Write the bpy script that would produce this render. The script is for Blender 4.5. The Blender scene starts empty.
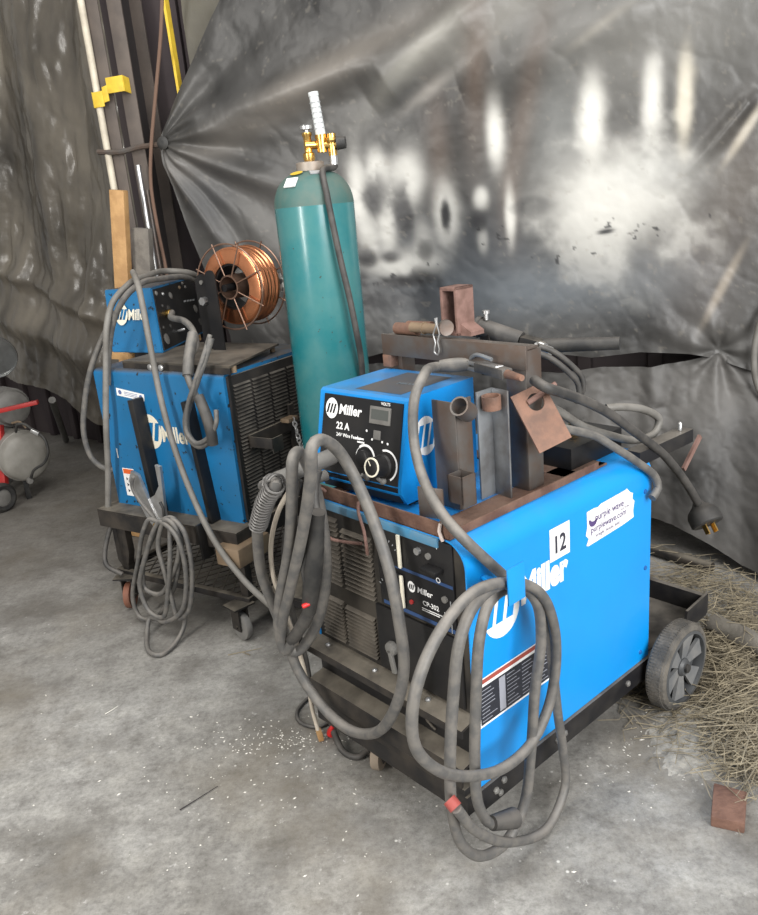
import bpy, bmesh, math, random
import numpy as np
from mathutils import Vector, Matrix, Euler
random.seed(7)
R = math.radians
SC = bpy.context.scene
COL = SC.collection
V = Vector

# ------------------------------------------------------------------ survey
# Camera solved from the photo; at() turns a sighting into a point on a real
# plane of the place (a machine's side, the floor, the tarp wall).
FPX = 794.2
CAM = V((0, 0, 1.5))
_p, _r = R(17.71), R(5.18)
_right = V((1, 0, 0)); _fwd = V((0, math.cos(_p), -math.sin(_p))); _down = V((0, -math.sin(_p), -math.cos(_p)))
CX = _right * math.cos(_r) + _down * math.sin(_r)
CY = -_right * math.sin(_r) + _down * math.cos(_r)
CZ = _fwd

def ray(x, y):
    return CX * ((x - 379) / FPX) + CY * ((y - 457.5) / FPX) + CZ
def at(x, y, P, n):
    d = ray(x, y)
    return CAM + d * ((V(P) - CAM).dot(n) / d.dot(n))
def G(x, y, z=0.0):
    return at(x, y, (0, 0, z), V((0, 0, 1)))

def frame(loc, yaw):
    return Matrix.Translation(loc) @ Matrix.Rotation(yaw, 4, 'Z')
YA, YB = R(-49.42), R(-32.5)
AO = V((-0.2052, 1.9632, 0)); BO = V((-1.0756, 3.0698, 0))
MA, MBm = frame(AO, YA), frame(BO, YB)
AX, AY = V((math.cos(YA), math.sin(YA), 0)), V((-math.sin(YA), math.cos(YA), 0))
BX, BY = V((math.cos(YB), math.sin(YB), 0)), V((-math.sin(YB), math.cos(YB), 0))
WA, DA = 0.57, 0.745       # power source A
WB, DB = 0.68, 0.56        # power source B
def FA(x, y, o=0.0): return at(x, y, AO - AY * o, AY)
def SA(x, y, o=0.0): return at(x, y, AO + AX * (WA + o), AX)
def FB(x, y, o=0.0): return at(x, y, BO - BY * o, BY)
def SB(x, y, o=0.0): return at(x, y, BO + BX * (WB + o), BX)
W0 = V((-1.2, 3.95, 0)); _w1 = V((1.3, 3.15, 0)); WD = (_w1 - W0).normalized(); WN = V((-WD.y, WD.x, 0))   # tarp wall; WN points away
def TW(x, y, o=0.0): return at(x, y, W0 - WN * o, WN)

# ------------------------------------------------------------------ materials
MATS = {}
def mat(name, col, rough=0.5, metal=0.0, col2=None, scale=8.0, amt=0.5, dust=0.0, dustcol=(.30, .27, .23), bump=0.0, bscale=60.0,
        detail=6.0, lo=.4, hi=.62, spec=0.5, trans=0.0, coat=0.0, spots=None, vcol=False, wave=None):
    if name in MATS: return MATS[name]
    m = bpy.data.materials.new(name); m.use_nodes = True
    nt = m.node_tree; N = nt.nodes; L = nt.links
    b = N['Principled BSDF']
    b.inputs['Roughness'].default_value = rough; b.inputs['Metallic'].default_value = metal
    b.inputs['Specular IOR Level'].default_value = spec
    b.inputs['Transmission Weight'].default_value = trans
    b.inputs['Coat Weight'].default_value = coat
    tc = N.new('ShaderNodeTexCoord')
    def rgb(c):
        n = N.new('ShaderNodeRGB'); n.outputs[0].default_value = (*c, 1); return n.outputs[0]
    def noise(s, d=6.0, w=0.55):
        n = N.new('ShaderNodeTexNoise'); n.inputs['Scale'].default_value = s; n.inputs['Detail'].default_value = d
        n.inputs['Roughness'].default_value = w
        L.new(tc.outputs['Object'], n.inputs['Vector']); return n.outputs['Fac']
    def rng(x, a, c, d=1.0):
        n = N.new('ShaderNodeMapRange'); n.inputs[1].default_value = a; n.inputs[2].default_value = c
        n.inputs[3].default_value = 0; n.inputs[4].default_value = d; L.new(x, n.inputs[0]); return n.outputs[0]
    def mix(f, a, c, mode='MIX'):
        n = N.new('ShaderNodeMix'); n.data_type = 'RGBA'; n.blend_type = mode
        if isinstance(f, float): n.inputs['Factor'].default_value = f
        else: L.new(f, n.inputs['Factor'])
        L.new(a, n.inputs[6]); L.new(c, n.inputs[7]); return n.outputs[2]
    if vcol:
        a = N.new('ShaderNodeAttribute'); a.attribute_name = 'Col'; c = a.outputs['Color']
    else:
        c = rgb(col)
    if col2:
        c = mix(rng(noise(scale, detail), lo, hi, amt), c, rgb(col2))
    if spots:                                              # (colour, scale, threshold)
        for sc_, ss, th in spots:
            c = mix(rng(noise(ss, 3.0), th, th + .03), c, rgb(sc_))
    if dust:
        g = N.new('ShaderNodeNewGeometry'); s = N.new('ShaderNodeSeparateXYZ'); L.new(g.outputs['Normal'], s.inputs[0])
        up = rng(s.outputs['Z'], .35, .95, dust)
        mm = N.new('ShaderNodeMath'); mm.operation = 'MULTIPLY'; L.new(up, mm.inputs[0]); L.new(rng(noise(11, 8), .25 if dust < 1 else -.3, .6), mm.inputs[1])
        c = mix(mm.outputs[0], c, rgb(dustcol))
    L.new(c, b.inputs['Base Color'])
    if bump:
        bp = N.new('ShaderNodeBump'); bp.inputs['Strength'].default_value = bump; bp.inputs['Distance'].default_value = .01
        L.new(noise(bscale, 5), bp.inputs['Height']); L.new(bp.outputs[0], b.inputs['Normal'])
    m['nodes'] = 1
    MATS[name] = m
    return m

blueA = mat('blue enamel bright', (.002, .255, .68), .36, col2=(.003, .20, .55), scale=3, amt=.45, dust=.35, dustcol=(.06, .16, .30), coat=.15)
blueAtop = mat('blue enamel dusty', (.010, .20, .56), .42, col2=(.06, .15, .27), scale=9, amt=.7, dust=.45, dustcol=(.15, .16, .17))
blueB = mat('blue enamel worn', (.006, .135, .32), .42, col2=(.016, .11, .23), scale=5, amt=.6, dust=1.0, dustcol=(.085, .077, .070),
            spots=[((.012, .014, .018), 34, .64), ((.012, .012, .014), 14, .70)])
blueF = mat('blue enamel wire feeder', (.003, .215, .58), .36, col2=(.004, .16, .44), scale=6, amt=.5, dust=.55, dustcol=(.085, .14, .20))
blueLip = mat('blue enamel lip', (.045, .19, .33), .45, col2=(.12, .20, .26), scale=25, amt=.6)
blackP = mat('black panel', (.007, .007, .008), .45, col2=(.022, .020, .018), scale=7, amt=.6, spec=.35)
blackD = mat('black panel dusty', (.009, .009, .009), .6, col2=(.060, .052, .042), scale=5, amt=.85, dust=.85, dustcol=(.16, .14, .115), spec=.3)
louvM = mat('louver dusty', (.026, .023, .019), .7, col2=(.085, .070, .052), scale=12, amt=.8, dust=.85, dustcol=(.15, .13, .105))
louvB = mat('louver dark', (.012, .011, .011), .6, col2=(.035, .030, .026), scale=9, amt=.7, dust=.75, dustcol=(.22, .20, .17), spec=.3)
frameM = mat('cart steel', (.013, .012, .012), .55, col2=(.055, .045, .035), scale=9, amt=.7, dust=.9, dustcol=(.17, .15, .12), spec=.35)
railM = mat('cart rail', (.008, .008, .010), .5, col2=(.032, .029, .026), scale=12, amt=.6, dust=.45, spec=.35)
tanM = mat('tan steel', (.21, .15, .095), .55, col2=(.10, .07, .045), scale=14, amt=.6)
rustM = mat('rusted tray', (.085, .040, .026), .75, col2=(.15, .082, .055), scale=18, amt=.8, dust=.55, dustcol=(.17, .115, .085), bump=.3, bscale=90)
rust2 = mat('rusted plate', (.20, .105, .070), .72, col2=(.10, .060, .045), scale=22, amt=.75, bump=.25)
rust3 = mat('rusted drawbar', (.20, .115, .095), .75, col2=(.12, .065, .05), scale=30, amt=.7, bump=.3)
steelM = mat('mill scale steel', (.14, .13, .122), .42, .6, col2=(.13, .085, .062), scale=14, amt=.75, dust=.35)
steelL = mat('bare steel', (.27, .285, .30), .40, .6, col2=(.10, .085, .075), scale=10, amt=.7)
zinc = mat('zinc plated steel', (.55, .56, .57), .33, .85, col2=(.35, .33, .30), scale=30, amt=.5)
cableM = mat('grey cable jacket', (.080, .078, .075), .58, col2=(.150, .138, .122), scale=34, amt=.7, dust=.7, dustcol=(.26, .24, .215))
cableD = mat('dark cable jacket', (.030, .029, .028), .6, col2=(.085, .078, .07), scale=18, amt=.7, dust=.6, dustcol=(.16, .145, .13))
cableL = mat('light grey cable', (.17, .162, .148), .6, col2=(.10, .093, .082), scale=14, amt=.7, dust=.5, dustcol=(.27, .25, .22))
rubber = mat('black rubber', (.016, .016, .016), .6, col2=(.05, .047, .042), scale=20, amt=.6, dust=.5, dustcol=(.10, .09, .08))
tireM = mat('tire rubber', (.06, .056, .05), .85, col2=(.14, .125, .105), scale=18, amt=.8, bump=.4, bscale=120)
hubM = mat('grey hub', (.13, .135, .14), .45, col2=(.22, .215, .205), scale=16, amt=.6)
whiteP = mat('white print', (.80, .80, .79), .55, col2=(.62, .62, .62), scale=30, amt=.5)
creamP = mat('cream print', (.70, .66, .54), .55)
greyP = mat('grey print', (.32, .33, .34), .5)
inkM = mat('dark ink', (.03, .03, .045), .5)
purpleM = mat('violet ink', (.08, .05, .16), .5)
redM = mat('red plastic', (.55, .02, .02), .4)
redP = mat('red enamel', (.42, .022, .02), .45, col2=(.22, .02, .02), scale=9)
orangeM = mat('orange print', (.65, .11, .02), .5)
tealM = mat('teal cylinder paint', (.012, .150, .170), .24, col2=(.10, .22, .20), scale=4.5, amt=.45, coat=.1,
            spots=[((.05, .07, .06), 60, .70)], dust=.4, dustcol=(.12, .17, .16))
neckM = mat('dusty teal shoulder', (.045, .115, .105), .6, col2=(.10, .13, .11), scale=10, amt=.8)
brassM = mat('brass', (.72, .45, .13), .28, 1.0, col2=(.45, .28, .09), scale=20)
glassM = mat('clear plastic tube', (.72, .75, .75), .2, trans=.25, spec=.5)
copperM = mat('copper wire', (.86, .36, .18), .24, .95, col2=(.50, .19, .09), scale=7, amt=.6)
spoolW = mat('spool wire', (.30, .19, .14), .4, .8)
woodM = mat('pine board', (.44, .26, .11), .65, col2=(.30, .165, .065), scale=14, amt=.7, bump=.2)
woodG = mat('weathered board', (.17, .155, .135), .8, col2=(.10, .09, .08), scale=18, amt=.7, bump=.3)
brickM = mat('reddish wood block', (.16, .085, .06), .85, col2=(.10, .05, .035), scale=24, amt=.7, bump=.4)
postM = mat('brown grey column', (.105, .085, .072), .6, col2=(.055, .046, .042), scale=8, amt=.6)
postD = mat('dark column web', (.022, .018, .018), .7)
conduitM = mat('cream conduit', (.55, .50, .40), .5, col2=(.33, .29, .23), scale=10, amt=.7)
yellowM = mat('yellow paint', (.68, .47, .04), .5, col2=(.45, .30, .03), scale=30)
wallM = mat('dark purple wall', (.030, .021, .024), .75, col2=(.045, .034, .034), scale=3, amt=.7)
ropeM = mat('brown rope', (.14, .085, .06), .9)
hoodM = mat('dented metal hood', (.35, .36, .36), .3, .8, col2=(.2, .2, .19), scale=14)
tankM = mat('grey tank', (.26, .25, .225), .5, col2=(.17, .16, .14), scale=9, amt=.7)
greyCast = mat('cast grey', (.15, .145, .135), .6, col2=(.08, .075, .07), scale=16)
strawM = mat('straw', (.30, .255, .175), .85, col2=(.13, .11, .078), scale=25, amt=.8)
dustM = mat('sawdust', (.36, .34, .30), .95, col2=(.19, .18, .16), scale=40, amt=.8, bump=.4)
chipM = mat('pale chips', (.58, .56, .51), .9)
sheetM = mat('plastic sheeting', (.1, .1, .1), .28, vcol=True, col2=(.09, .08, .07), scale=5, amt=.35, bump=.16, bscale=26, spec=.6)
tarpM = mat('black vinyl tarp', (.1, .1, .1), .42, vcol=True, bump=.12, bscale=22, spec=.45)
tarp2M = mat('grey vinyl tarp', (.1, .1, .1), .55, vcol=True, bump=.15, bscale=24)

# ------------------------------------------------------------------ mesh builder
def crom(pts, closed=False, step=.012):
    pts = [V(p) for p in pts]; n = len(pts)
    if n < 3:
        return pts
    out = []
    segs = n if closed else n - 1
    for i in range(segs):
        if closed: p0, p1, p2, p3 = pts[i - 1], pts[i], pts[(i + 1) % n], pts[(i + 2) % n]
        else:
            p1, p2 = pts[i], pts[i + 1]
            p0 = pts[i - 1] if i else p1 * 2 - p2
            p3 = pts[i + 2] if i + 2 < n else p2 * 2 - p1
        d0 = max((p1 - p0).length ** .5, 1e-4); d1 = max((p2 - p1).length ** .5, 1e-4); d2 = max((p3 - p2).length ** .5, 1e-4)
        m1 = ((p1 - p0) / d0 - (p2 - p0) / (d0 + d1) + (p2 - p1) / d1) * d1
        m2 = ((p2 - p1) / d1 - (p3 - p1) / (d1 + d2) + (p3 - p2) / d2) * d1
        k = max(2, int((p2 - p1).length / step))
        for j in range(k):
            t = j / k; t2 = t * t; t3 = t2 * t
            out.append(p1 * (2 * t3 - 3 * t2 + 1) + m1 * (t3 - 2 * t2 + t) + p2 * (-2 * t3 + 3 * t2) + m2 * (t3 - t2))
    if not closed: out.append(pts[-1])
    return out

class MB:
    def __init__(self): self.bm = bmesh.new()
    def _add(self, verts, faces):
        vs = [self.bm.verts.new(v) for v in verts]
        for f in faces:
            try: self.bm.faces.new([vs[i] for i in f])
            except ValueError: pass
        return vs
    def box(self, x0, x1, y0, y1, z0, z1, bev=0.0, M=None):
        t = bmesh.new()
        vs = [t.verts.new(c) for c in [(x0, y0, z0), (x1, y0, z0), (x1, y1, z0), (x0, y1, z0), (x0, y0, z1), (x1, y0, z1), (x1, y1, z1), (x0, y1, z1)]]
        for f in [(3, 2, 1, 0), (4, 5, 6, 7), (0, 1, 5, 4), (1, 2, 6, 5), (2, 3, 7, 6), (3, 0, 4, 7)]: t.faces.new([vs[i] for i in f])
        if bev: bmesh.ops.bevel(t, geom=list(t.edges), offset=bev, segments=2, affect='EDGES', profile=.6)
        return self.merge(t, M)
    def merge(self, t, M=None):
        if M is not None: t.transform(M)
        t.verts.index_update()
        self._add([v.co.copy() for v in t.verts], [[v.index for v in f.verts] for f in t.faces]); t.free()
        return self
    def bar(self, a, b, w, h, up=(0, 0, 1), bev=0.0):
        a, b = V(a), V(b); d = b - a; l = d.length; d.normalize(); up = V(up); s = d.cross(up).normalized(); u = s.cross(d)
        M = Matrix((( *(d),), (*(s),), (*(u),))).transposed().to_4x4(); M.translation = a
        return self.box(0, l, -w / 2, w / 2, -h / 2, h / 2, bev, M)
    def tube(self, pts, r, seg=10, closed=False, smooth=True, caps=True, step=.012, taper=None):
        p = crom(pts, closed, step) if smooth else [V(q) for q in pts]
        n = len(p); rings = []
        T = [((p[(i + 1) % n] if closed or i < n - 1 else p[i]) - (p[i - 1] if closed or i > 0 else p[i])).normalized() for i in range(n)]
        u = T[0].orthogonal().normalized()
        for i in range(n):
            u = (u - T[i] * u.dot(T[i])); u = u.normalized() if u.length > 1e-6 else T[i].orthogonal().normalized()
            w = T[i].cross(u); rr = r if taper is None else r * taper(i / max(1, n - 1))
            rings.append([self.bm.verts.new(p[i] + (u * math.cos(a) + w * math.sin(a)) * rr) for a in [2 * math.pi * k / seg for k in range(seg)]])
        for i in range(n if closed else n - 1):
            A, B = rings[i], rings[(i + 1) % n]
            off = 0
            if closed and i == n - 1:
                off = min(range(seg), key=lambda o: (A[0].co - B[o].co).length)
            for k in range(seg): self.bm.faces.new((A[k], A[(k + 1) % seg], B[(k + 1 + off) % seg], B[(k + off) % seg]))
        if caps and not closed:
            self.bm.faces.new(rings[0][::-1]); self.bm.faces.new(rings[-1])
        return self
    def cyl(self, a, b, r0, r1=None, seg=24, caps=True):
        a, b = V(a), V(b); r1 = r0 if r1 is None else r1; d = (b - a).normalized(); u = d.orthogonal().normalized(); w = d.cross(u)
        ang = [2 * math.pi * k / seg for k in range(seg)]
        A = [self.bm.verts.new(a + (u * math.cos(t) + w * math.sin(t)) * r0) for t in ang]
        B = [self.bm.verts.new(b + (u * math.cos(t) + w * math.sin(t)) * r1) for t in ang]
        for k in range(seg): self.bm.faces.new((A[k], A[(k + 1) % seg], B[(k + 1) % seg], B[k]))
        if caps: self.bm.faces.new(A[::-1]); self.bm.faces.new(B)
        return self
    def lathe(self, prof, o=(0, 0, 0), axis=(0, 0, 1), seg=32, closed=False):
        o, ax = V(o), V(axis).normalized(); u = ax.orthogonal().normalized(); w = ax.cross(u)
        rings = [[self.bm.verts.new(o + ax * z + (u * math.cos(t) + w * math.sin(t)) * max(r, 1e-4)) for t in [2 * math.pi * k / seg for k in range(seg)]] for r, z in prof]
        idx = list(zip(rings, rings[1:] + ([rings[0]] if closed else [])))[: len(rings) if closed else len(rings) - 1]
        for A, B in idx:
            for k in range(seg): self.bm.faces.new((A[k], A[(k + 1) % seg], B[(k + 1) % seg], B[k]))
        if not closed:
            self.bm.faces.new(rings[0][::-1]); self.bm.faces.new(rings[-1])
        return self
    def prism(self, pts, ext):
        pts = [V(p) for p in pts]; e = V(ext); n = len(pts)
        A = [self.bm.verts.new(p) for p in pts]; B = [self.bm.verts.new(p + e) for p in pts]
        self.bm.faces.new(A[::-1]); self.bm.faces.new(B)
        for k in range(n): self.bm.faces.new((A[k], A[(k + 1) % n], B[(k + 1) % n], B[k]))
        return self
    def plate_hole(self, o, ux, uy, w, h, t, hc, hr, seg=20):            # rectangular plate with a round hole
        o, ux, uy = V(o), V(ux).normalized(), V(uy).normalized(); nz = ux.cross(uy)
        per = []
        for k in range(seg):
            a = 2 * math.pi * k / seg; c, s = math.cos(a), math.sin(a)
            m = min(((w - hc[0]) if c > 0 else hc[0]) / max(abs(c), 1e-6), ((h - hc[1]) if s > 0 else hc[1]) / max(abs(s), 1e-6))
            per.append(((hc[0] + c * m, hc[1] + s * m), (hc[0] + c * hr, hc[1] + s * hr)))
        # snap nearest rim samples onto the plate's corners
        for cx_, cy_ in ((0, 0), (w, 0), (w, h), (0, h)):
            i = min(range(seg), key=lambda j: (per[j][0][0] - cx_) ** 2 + (per[j][0][1] - cy_) ** 2); per[i] = ((cx_, cy_), per[i][1])
        P = lambda q, z: self.bm.verts.new(o + ux * q[0] + uy * q[1] + nz * z)
        oa = [P(a, 0) for a, b in per]; ia = [P(b, 0) for a, b in per]; ob = [P(a, t) for a, b in per]; ib = [P(b, t) for a, b in per]
        for k in range(seg):
            j = (k + 1) % seg
            for q in ((oa[k], ia[k], ia[j], oa[j]), (ob[k], ob[j], ib[j], ib[k]), (oa[k], oa[j], ob[j], ob[k]), (ia[k], ib[k], ib[j], ia[j])): self.bm.faces.new(q)
        return self
    def text(self, s, o, ux, uy, size, depth=.0006, bold=0.0, shear=0.0, align='LEFT', sx=1.0):
        cu = bpy.data.curves.new('t', 'FONT'); cu.body = s; cu.size = 1.0; cu.extrude = 0; cu.offset = bold; cu.shear = shear; cu.align_x = align
        cu.resolution_u = 3
        ob = bpy.data.objects.new('t', cu); me = bpy.data.meshes.new_from_object(ob)
        o, ux, uy = V(o), V(ux).normalized(), V(uy).normalized(); nz = ux.cross(uy)
        self._add([o + ux * (v.co.x * size * sx) + uy * (v.co.y * size) + nz * depth for v in me.vertices], [list(p.vertices) for p in me.polygons])
        bpy.data.objects.remove(ob); bpy.data.meshes.remove(me); bpy.data.curves.remove(cu)
        return self
    def disc(self, o, ux, uy, rx, ry=None, depth=.0006, seg=32):
        o, ux, uy = V(o), V(ux).normalized(), V(uy).normalized(); nz = ux.cross(uy); ry = ry or rx
        vs = [self.bm.verts.new(o + nz * depth + ux * rx * math.cos(a) + uy * ry * math.sin(a)) for a in [2 * math.pi * k / seg for k in range(seg)]]
        self.bm.faces.new(vs); return self
    def quad(self, o, ux, uy, x0, x1, y0, y1, depth=.0005, skew=0.0):
        o, ux, uy = V(o), V(ux).normalized(), V(uy).normalized(); nz = ux.cross(uy)
        self.bm.faces.new([self.bm.verts.new(o + nz * depth + ux * (a + skew * (b - y0)) + uy * b) for a, b in ((x0, y0), (x1, y0), (x1, y1), (x0, y1))]); return self
    def poly(self, o, ux, uy, pts, depth=.0005):
        o, ux, uy = V(o), V(ux).normalized(), V(uy).normalized(); nz = ux.cross(uy)
        self.bm.faces.new([self.bm.verts.new(o + nz * depth + ux * a + uy * b) for a, b in pts]); return self
    def world(self, Mroot):                                              # built in world coordinates: bring into a root's frame
        self.bm.transform(Mroot.inverted()); return self
    def build(self, name, m, parent=None, smooth=38, recalc=True):
        if recalc: bmesh.ops.recalc_face_normals(self.bm, faces=list(self.bm.faces))
        me = bpy.data.meshes.new(name); self.bm.to_mesh(me); self.bm.free()
        if m: me.materials.append(m)
        me.polygons.foreach_set('use_smooth', [True] * len(me.polygons)); me.set_sharp_from_angle(angle=R(smooth))
        o = bpy.data.objects.new(name, me); COL.objects.link(o)
        if parent: o.parent = parent
        return o

def tag(o, label=None, cat=None, group=None, kind=None):
    if label: o['label'] = label
    if cat: o['category'] = cat
    if group: o['group'] = group
    if kind: o['kind'] = kind
    return o
def thing(name, label, cat, loc=(0, 0, 0), yaw=0.0, group=None):
    o = bpy.data.objects.new(name, None); COL.objects.link(o); o.location = loc; o.rotation_euler = (0, 0, yaw); o.empty_display_size = .1
    tag(o, label, cat, group); return o, frame(V(loc), yaw)
def rebase(o):                                                            # put a single-mesh thing's origin at its base
    me = o.data; n = len(me.vertices); a = np.empty(n * 3, 'f'); me.vertices.foreach_get('co', a); a = a.reshape(-1, 3)
    c = (a.min(0) + a.max(0)) / 2; c[2] = a[:, 2].min(); a -= c; me.vertices.foreach_set('co', a.ravel()); o.location = c; me.update(); return o

X3, Y3, Z3 = V((1, 0, 0)), V((0, 1, 0)), V((0, 0, 1))
def logo_disc(white, slash, o, ux, uy, r, depth=.0006):                   # round badge with three slanted bars
    white.disc(o, ux, uy, r * .86, r, depth)
    for k in (-1, 0, 1): slash.quad(o, ux, uy, k * r * .42 - r * .26, k * r * .42 - r * .02, -r * .48, r * .48, depth * 2, .32)

# ------------------------------------------------------------------ camera
cd = bpy.data.cameras.new('camera'); cam = bpy.data.objects.new('camera', cd); COL.objects.link(cam)
cd.sensor_fit = 'VERTICAL'; cd.sensor_height = 24; cd.lens = 24 * FPX / 915; cd.clip_start = .05
m3 = Matrix((CX, -CY, -CZ)).transposed().to_4x4(); m3.translation = CAM; cam.matrix_world = m3
SC.camera = cam

# ------------------------------------------------------------------ setting
def floor_mat():
    m = bpy.data.materials.new('worn concrete'); m.use_nodes = True; nt = m.node_tree; N = nt.nodes; L = nt.links; b = N['Principled BSDF']
    tc = N.new('ShaderNodeTexCoord')
    def noise(s, d=8, r=.6, off=0):
        mp = N.new('ShaderNodeMapping'); mp.inputs['Location'].default_value = (off, off * .7, 0); L.new(tc.outputs['Object'], mp.inputs[0])
        n = N.new('ShaderNodeTexNoise'); n.inputs['Scale'].default_value = s; n.inputs['Detail'].default_value = d; n.inputs['Roughness'].default_value = r
        L.new(mp.outputs[0], n.inputs['Vector']); return n.outputs['Fac']
    def ramp(x, stops):
        n = N.new('ShaderNodeValToRGB'); e = n.color_ramp.elements
        e[0].position, e[0].color = stops[0][0], (*stops[0][1], 1); e[1].position, e[1].color = stops[-1][0], (*stops[-1][1], 1)
        for p, c in stops[1:-1]: q = e.new(p); q.color = (*c, 1)
        L.new(x, n.inputs[0]); return n.outputs[0]
    def mix(f, a, c, mode='MIX'):
        n = N.new('ShaderNodeMix'); n.data_type = 'RGBA'; n.blend_type = mode
        if isinstance(f, float): n.inputs['Factor'].default_value = f
        else: L.new(f, n.inputs['Factor'])
        L.new(a, n.inputs[6]); L.new(c, n.inputs[7]); return n.outputs[2]
    base = ramp(noise(1.1, 6, .62), [(.30, (.15, .14, .122)), (.45, (.245, .238, .222)), (.60, (.33, .325, .31)), (.75, (.40, .39, .37))])
    fine = ramp(noise(9, 10, .72, 4), [(.30, (.45, .44, .43)), (.48, (.92, .92, .92)), (.66, (1.30, 1.3, 1.28))])
    c = mix(.85, base, fine, 'MULTIPLY')
    grain = ramp(noise(55, 6, .8, 7), [(.34, (.55, .54, .53)), (.5, (1, 1, 1)), (.66, (1.3, 1.3, 1.3))]); c = mix(.7, c, grain, 'MULTIPLY')
    stain = ramp(noise(2.6, 7, .6, 9), [(.5, (0, 0, 0)), (.66, (.65, .65, .65))])
    dk = N.new('ShaderNodeRGB'); dk.outputs[0].default_value = (.10, .093, .083, 1)
    c = mix(stain, c, dk.outputs[0])
    br = ramp(noise(1.6, 6, .6, 21), [(.5, (0, 0, 0)), (.7, (.55, .55, .55))])
    bc = N.new('ShaderNodeRGB'); bc.outputs[0].default_value = (.20, .17, .125, 1); c = mix(br, c, bc.outputs[0])
    wr = ramp(noise(20, 6, .8, 2), [(.60, (0, 0, 0)), (.70, (.8, .8, .8))])
    wc = N.new('ShaderNodeRGB'); wc.outputs[0].default_value = (.48, .47, .45, 1); c = mix(wr, c, wc.outputs[0])
    vo = N.new('ShaderNodeTexVoronoi'); vo.inputs['Scale'].default_value = 22; L.new(tc.outputs['Object'], vo.inputs['Vector'])
    sp = ramp(vo.outputs['Distance'], [(.05, (.9, .9, .9)), (.11, (0, 0, 0))])
    msk = ramp(noise(3.3, 4, .6, 14), [(.5, (0, 0, 0)), (.6, (1, 1, 1))]); sp = mix(1.0, sp, msk, 'MULTIPLY')
    wc2 = N.new('ShaderNodeRGB'); wc2.outputs[0].default_value = (.62, .61, .58, 1); c = mix(sp, c, wc2.outputs[0])
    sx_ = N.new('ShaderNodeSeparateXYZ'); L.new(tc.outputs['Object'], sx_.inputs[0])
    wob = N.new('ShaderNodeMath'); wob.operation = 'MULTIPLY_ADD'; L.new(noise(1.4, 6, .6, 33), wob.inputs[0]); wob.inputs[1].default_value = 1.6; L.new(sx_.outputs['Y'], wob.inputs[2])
    back_falloff = ramp(wob.outputs[0], [(.0, (0, 0, 0)), (1.0, (1, 1, 1))]); mr = N.new('ShaderNodeMapRange'); mr.inputs[1].default_value = 2.3; mr.inputs[2].default_value = 4.6; mr.inputs[4].default_value = .62; L.new(wob.outputs[0], mr.inputs[0])
    dc_ = N.new('ShaderNodeRGB'); dc_.outputs[0].default_value = (.105, .092, .075, 1); c = mix(mr.outputs[0], c, dc_.outputs[0])  # light falloff towards the back, painted in as a brownish darkening
    L.new(c, b.inputs['Base Color']); b.inputs['Roughness'].default_value = .72; b.inputs['Specular IOR Level'].default_value = .35
    bp = N.new('ShaderNodeBump'); bp.inputs['Strength'].default_value = .25; bp.inputs['Distance'].default_value = .01
    L.new(noise(45, 8, .8), bp.inputs['Height']); L.new(bp.outputs[0], b.inputs['Normal']); m['nodes'] = 1
    return m
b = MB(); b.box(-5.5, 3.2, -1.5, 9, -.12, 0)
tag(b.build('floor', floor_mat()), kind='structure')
# metal back wall behind the tarps, with ribs
b = MB(); Mw = frame(W0, math.atan2(WD.y, WD.x))
b.box(.02, 3.6, .26, .32, 0, 3.4, M=Mw)
for s in np.arange(.06, 3.6, .3): b.box(s, s + .06, .235, .27, 0, 3.4, .008, M=Mw)
tag(b.build('wall_back', wallM), kind='structure')
b = MB(); LW0 = V((-1.3, 4.75, 0)); LW1 = V((-4.2, 6.9, 0)); LD = (LW1 - LW0).normalized(); LN = V((LD.y, -LD.x, 0))
if LN.y < 0: LN = -LN
Ml = frame(LW0, math.atan2(LD.y, LD.x))
for s in np.arange(-.4, 3.6, .3): b.box(s, s + .06, -.33, -.29, 0, 3.4, .008, M=Ml)
b.box(-.6, 3.8, -.40, -.33, 0, 3.4, M=Ml)
tag(b.build('wall_left', wallM), kind='structure')

# ---- tarps: dense meshes with painted colour
def hsh(i, j, s):
    v = np.sin(i * 127.1 + j * 311.7 + s * 74.7) * 43758.5453; return v - np.floor(v)
def vnoise(x, y, s=0):
    i, j = np.floor(x), np.floor(y); fx, fy = x - i, y - j; fx = fx * fx * (3 - 2 * fx); fy = fy * fy * (3 - 2 * fy)
    a, b_, c, d = hsh(i, j, s), hsh(i + 1, j, s), hsh(i, j + 1, s), hsh(i + 1, j + 1, s)
    return (a * (1 - fx) + b_ * fx) * (1 - fy) + (c * (1 - fx) + d * fx) * fy
def fbm(x, y, s=0, o=5):
    t = 0; a = .5
    for k in range(o): t = t + a * vnoise(x * 2 ** k, y * 2 ** k, s + k); a *= .5
    return t
def cloth(name, P, col, m, thick=0.0):
    nv, nu = P.shape[:2]; me = bpy.data.meshes.new(name)
    idx = np.arange(nv * nu).reshape(nv, nu)
    f = np.stack([idx[:-1, :-1], idx[:-1, 1:], idx[1:, 1:], idx[1:, :-1]], -1).reshape(-1, 4)
    me.from_pydata(P.reshape(-1, 3).tolist(), [], f.tolist())
    at_ = me.color_attributes.new('Col', 'FLOAT_COLOR', 'POINT')
    c = np.ones((nv * nu, 4), 'f'); c[:, :3] = np.clip(col.reshape(-1, 3), 0, 1); at_.data.foreach_set('color', c.ravel())
    me.polygons.foreach_set('use_smooth', [True] * len(me.polygons)); me.materials.append(m)
    o = bpy.data.objects.new(name, me); COL.objects.link(o); return rebase(o)
def sz(px, py):
    p = TW(px, py); return (p - W0).dot(WD), p.z
def curve(pts): return [sz(*p) for p in pts]
wd_, wn_, w0_ = np.array(WD), np.array(WN), np.array(W0)
def tw_pos(S, Z, D):
    P = w0_ + S[..., None] * wd_ - D[..., None] * wn_; P[..., 2] = Z; return P

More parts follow.
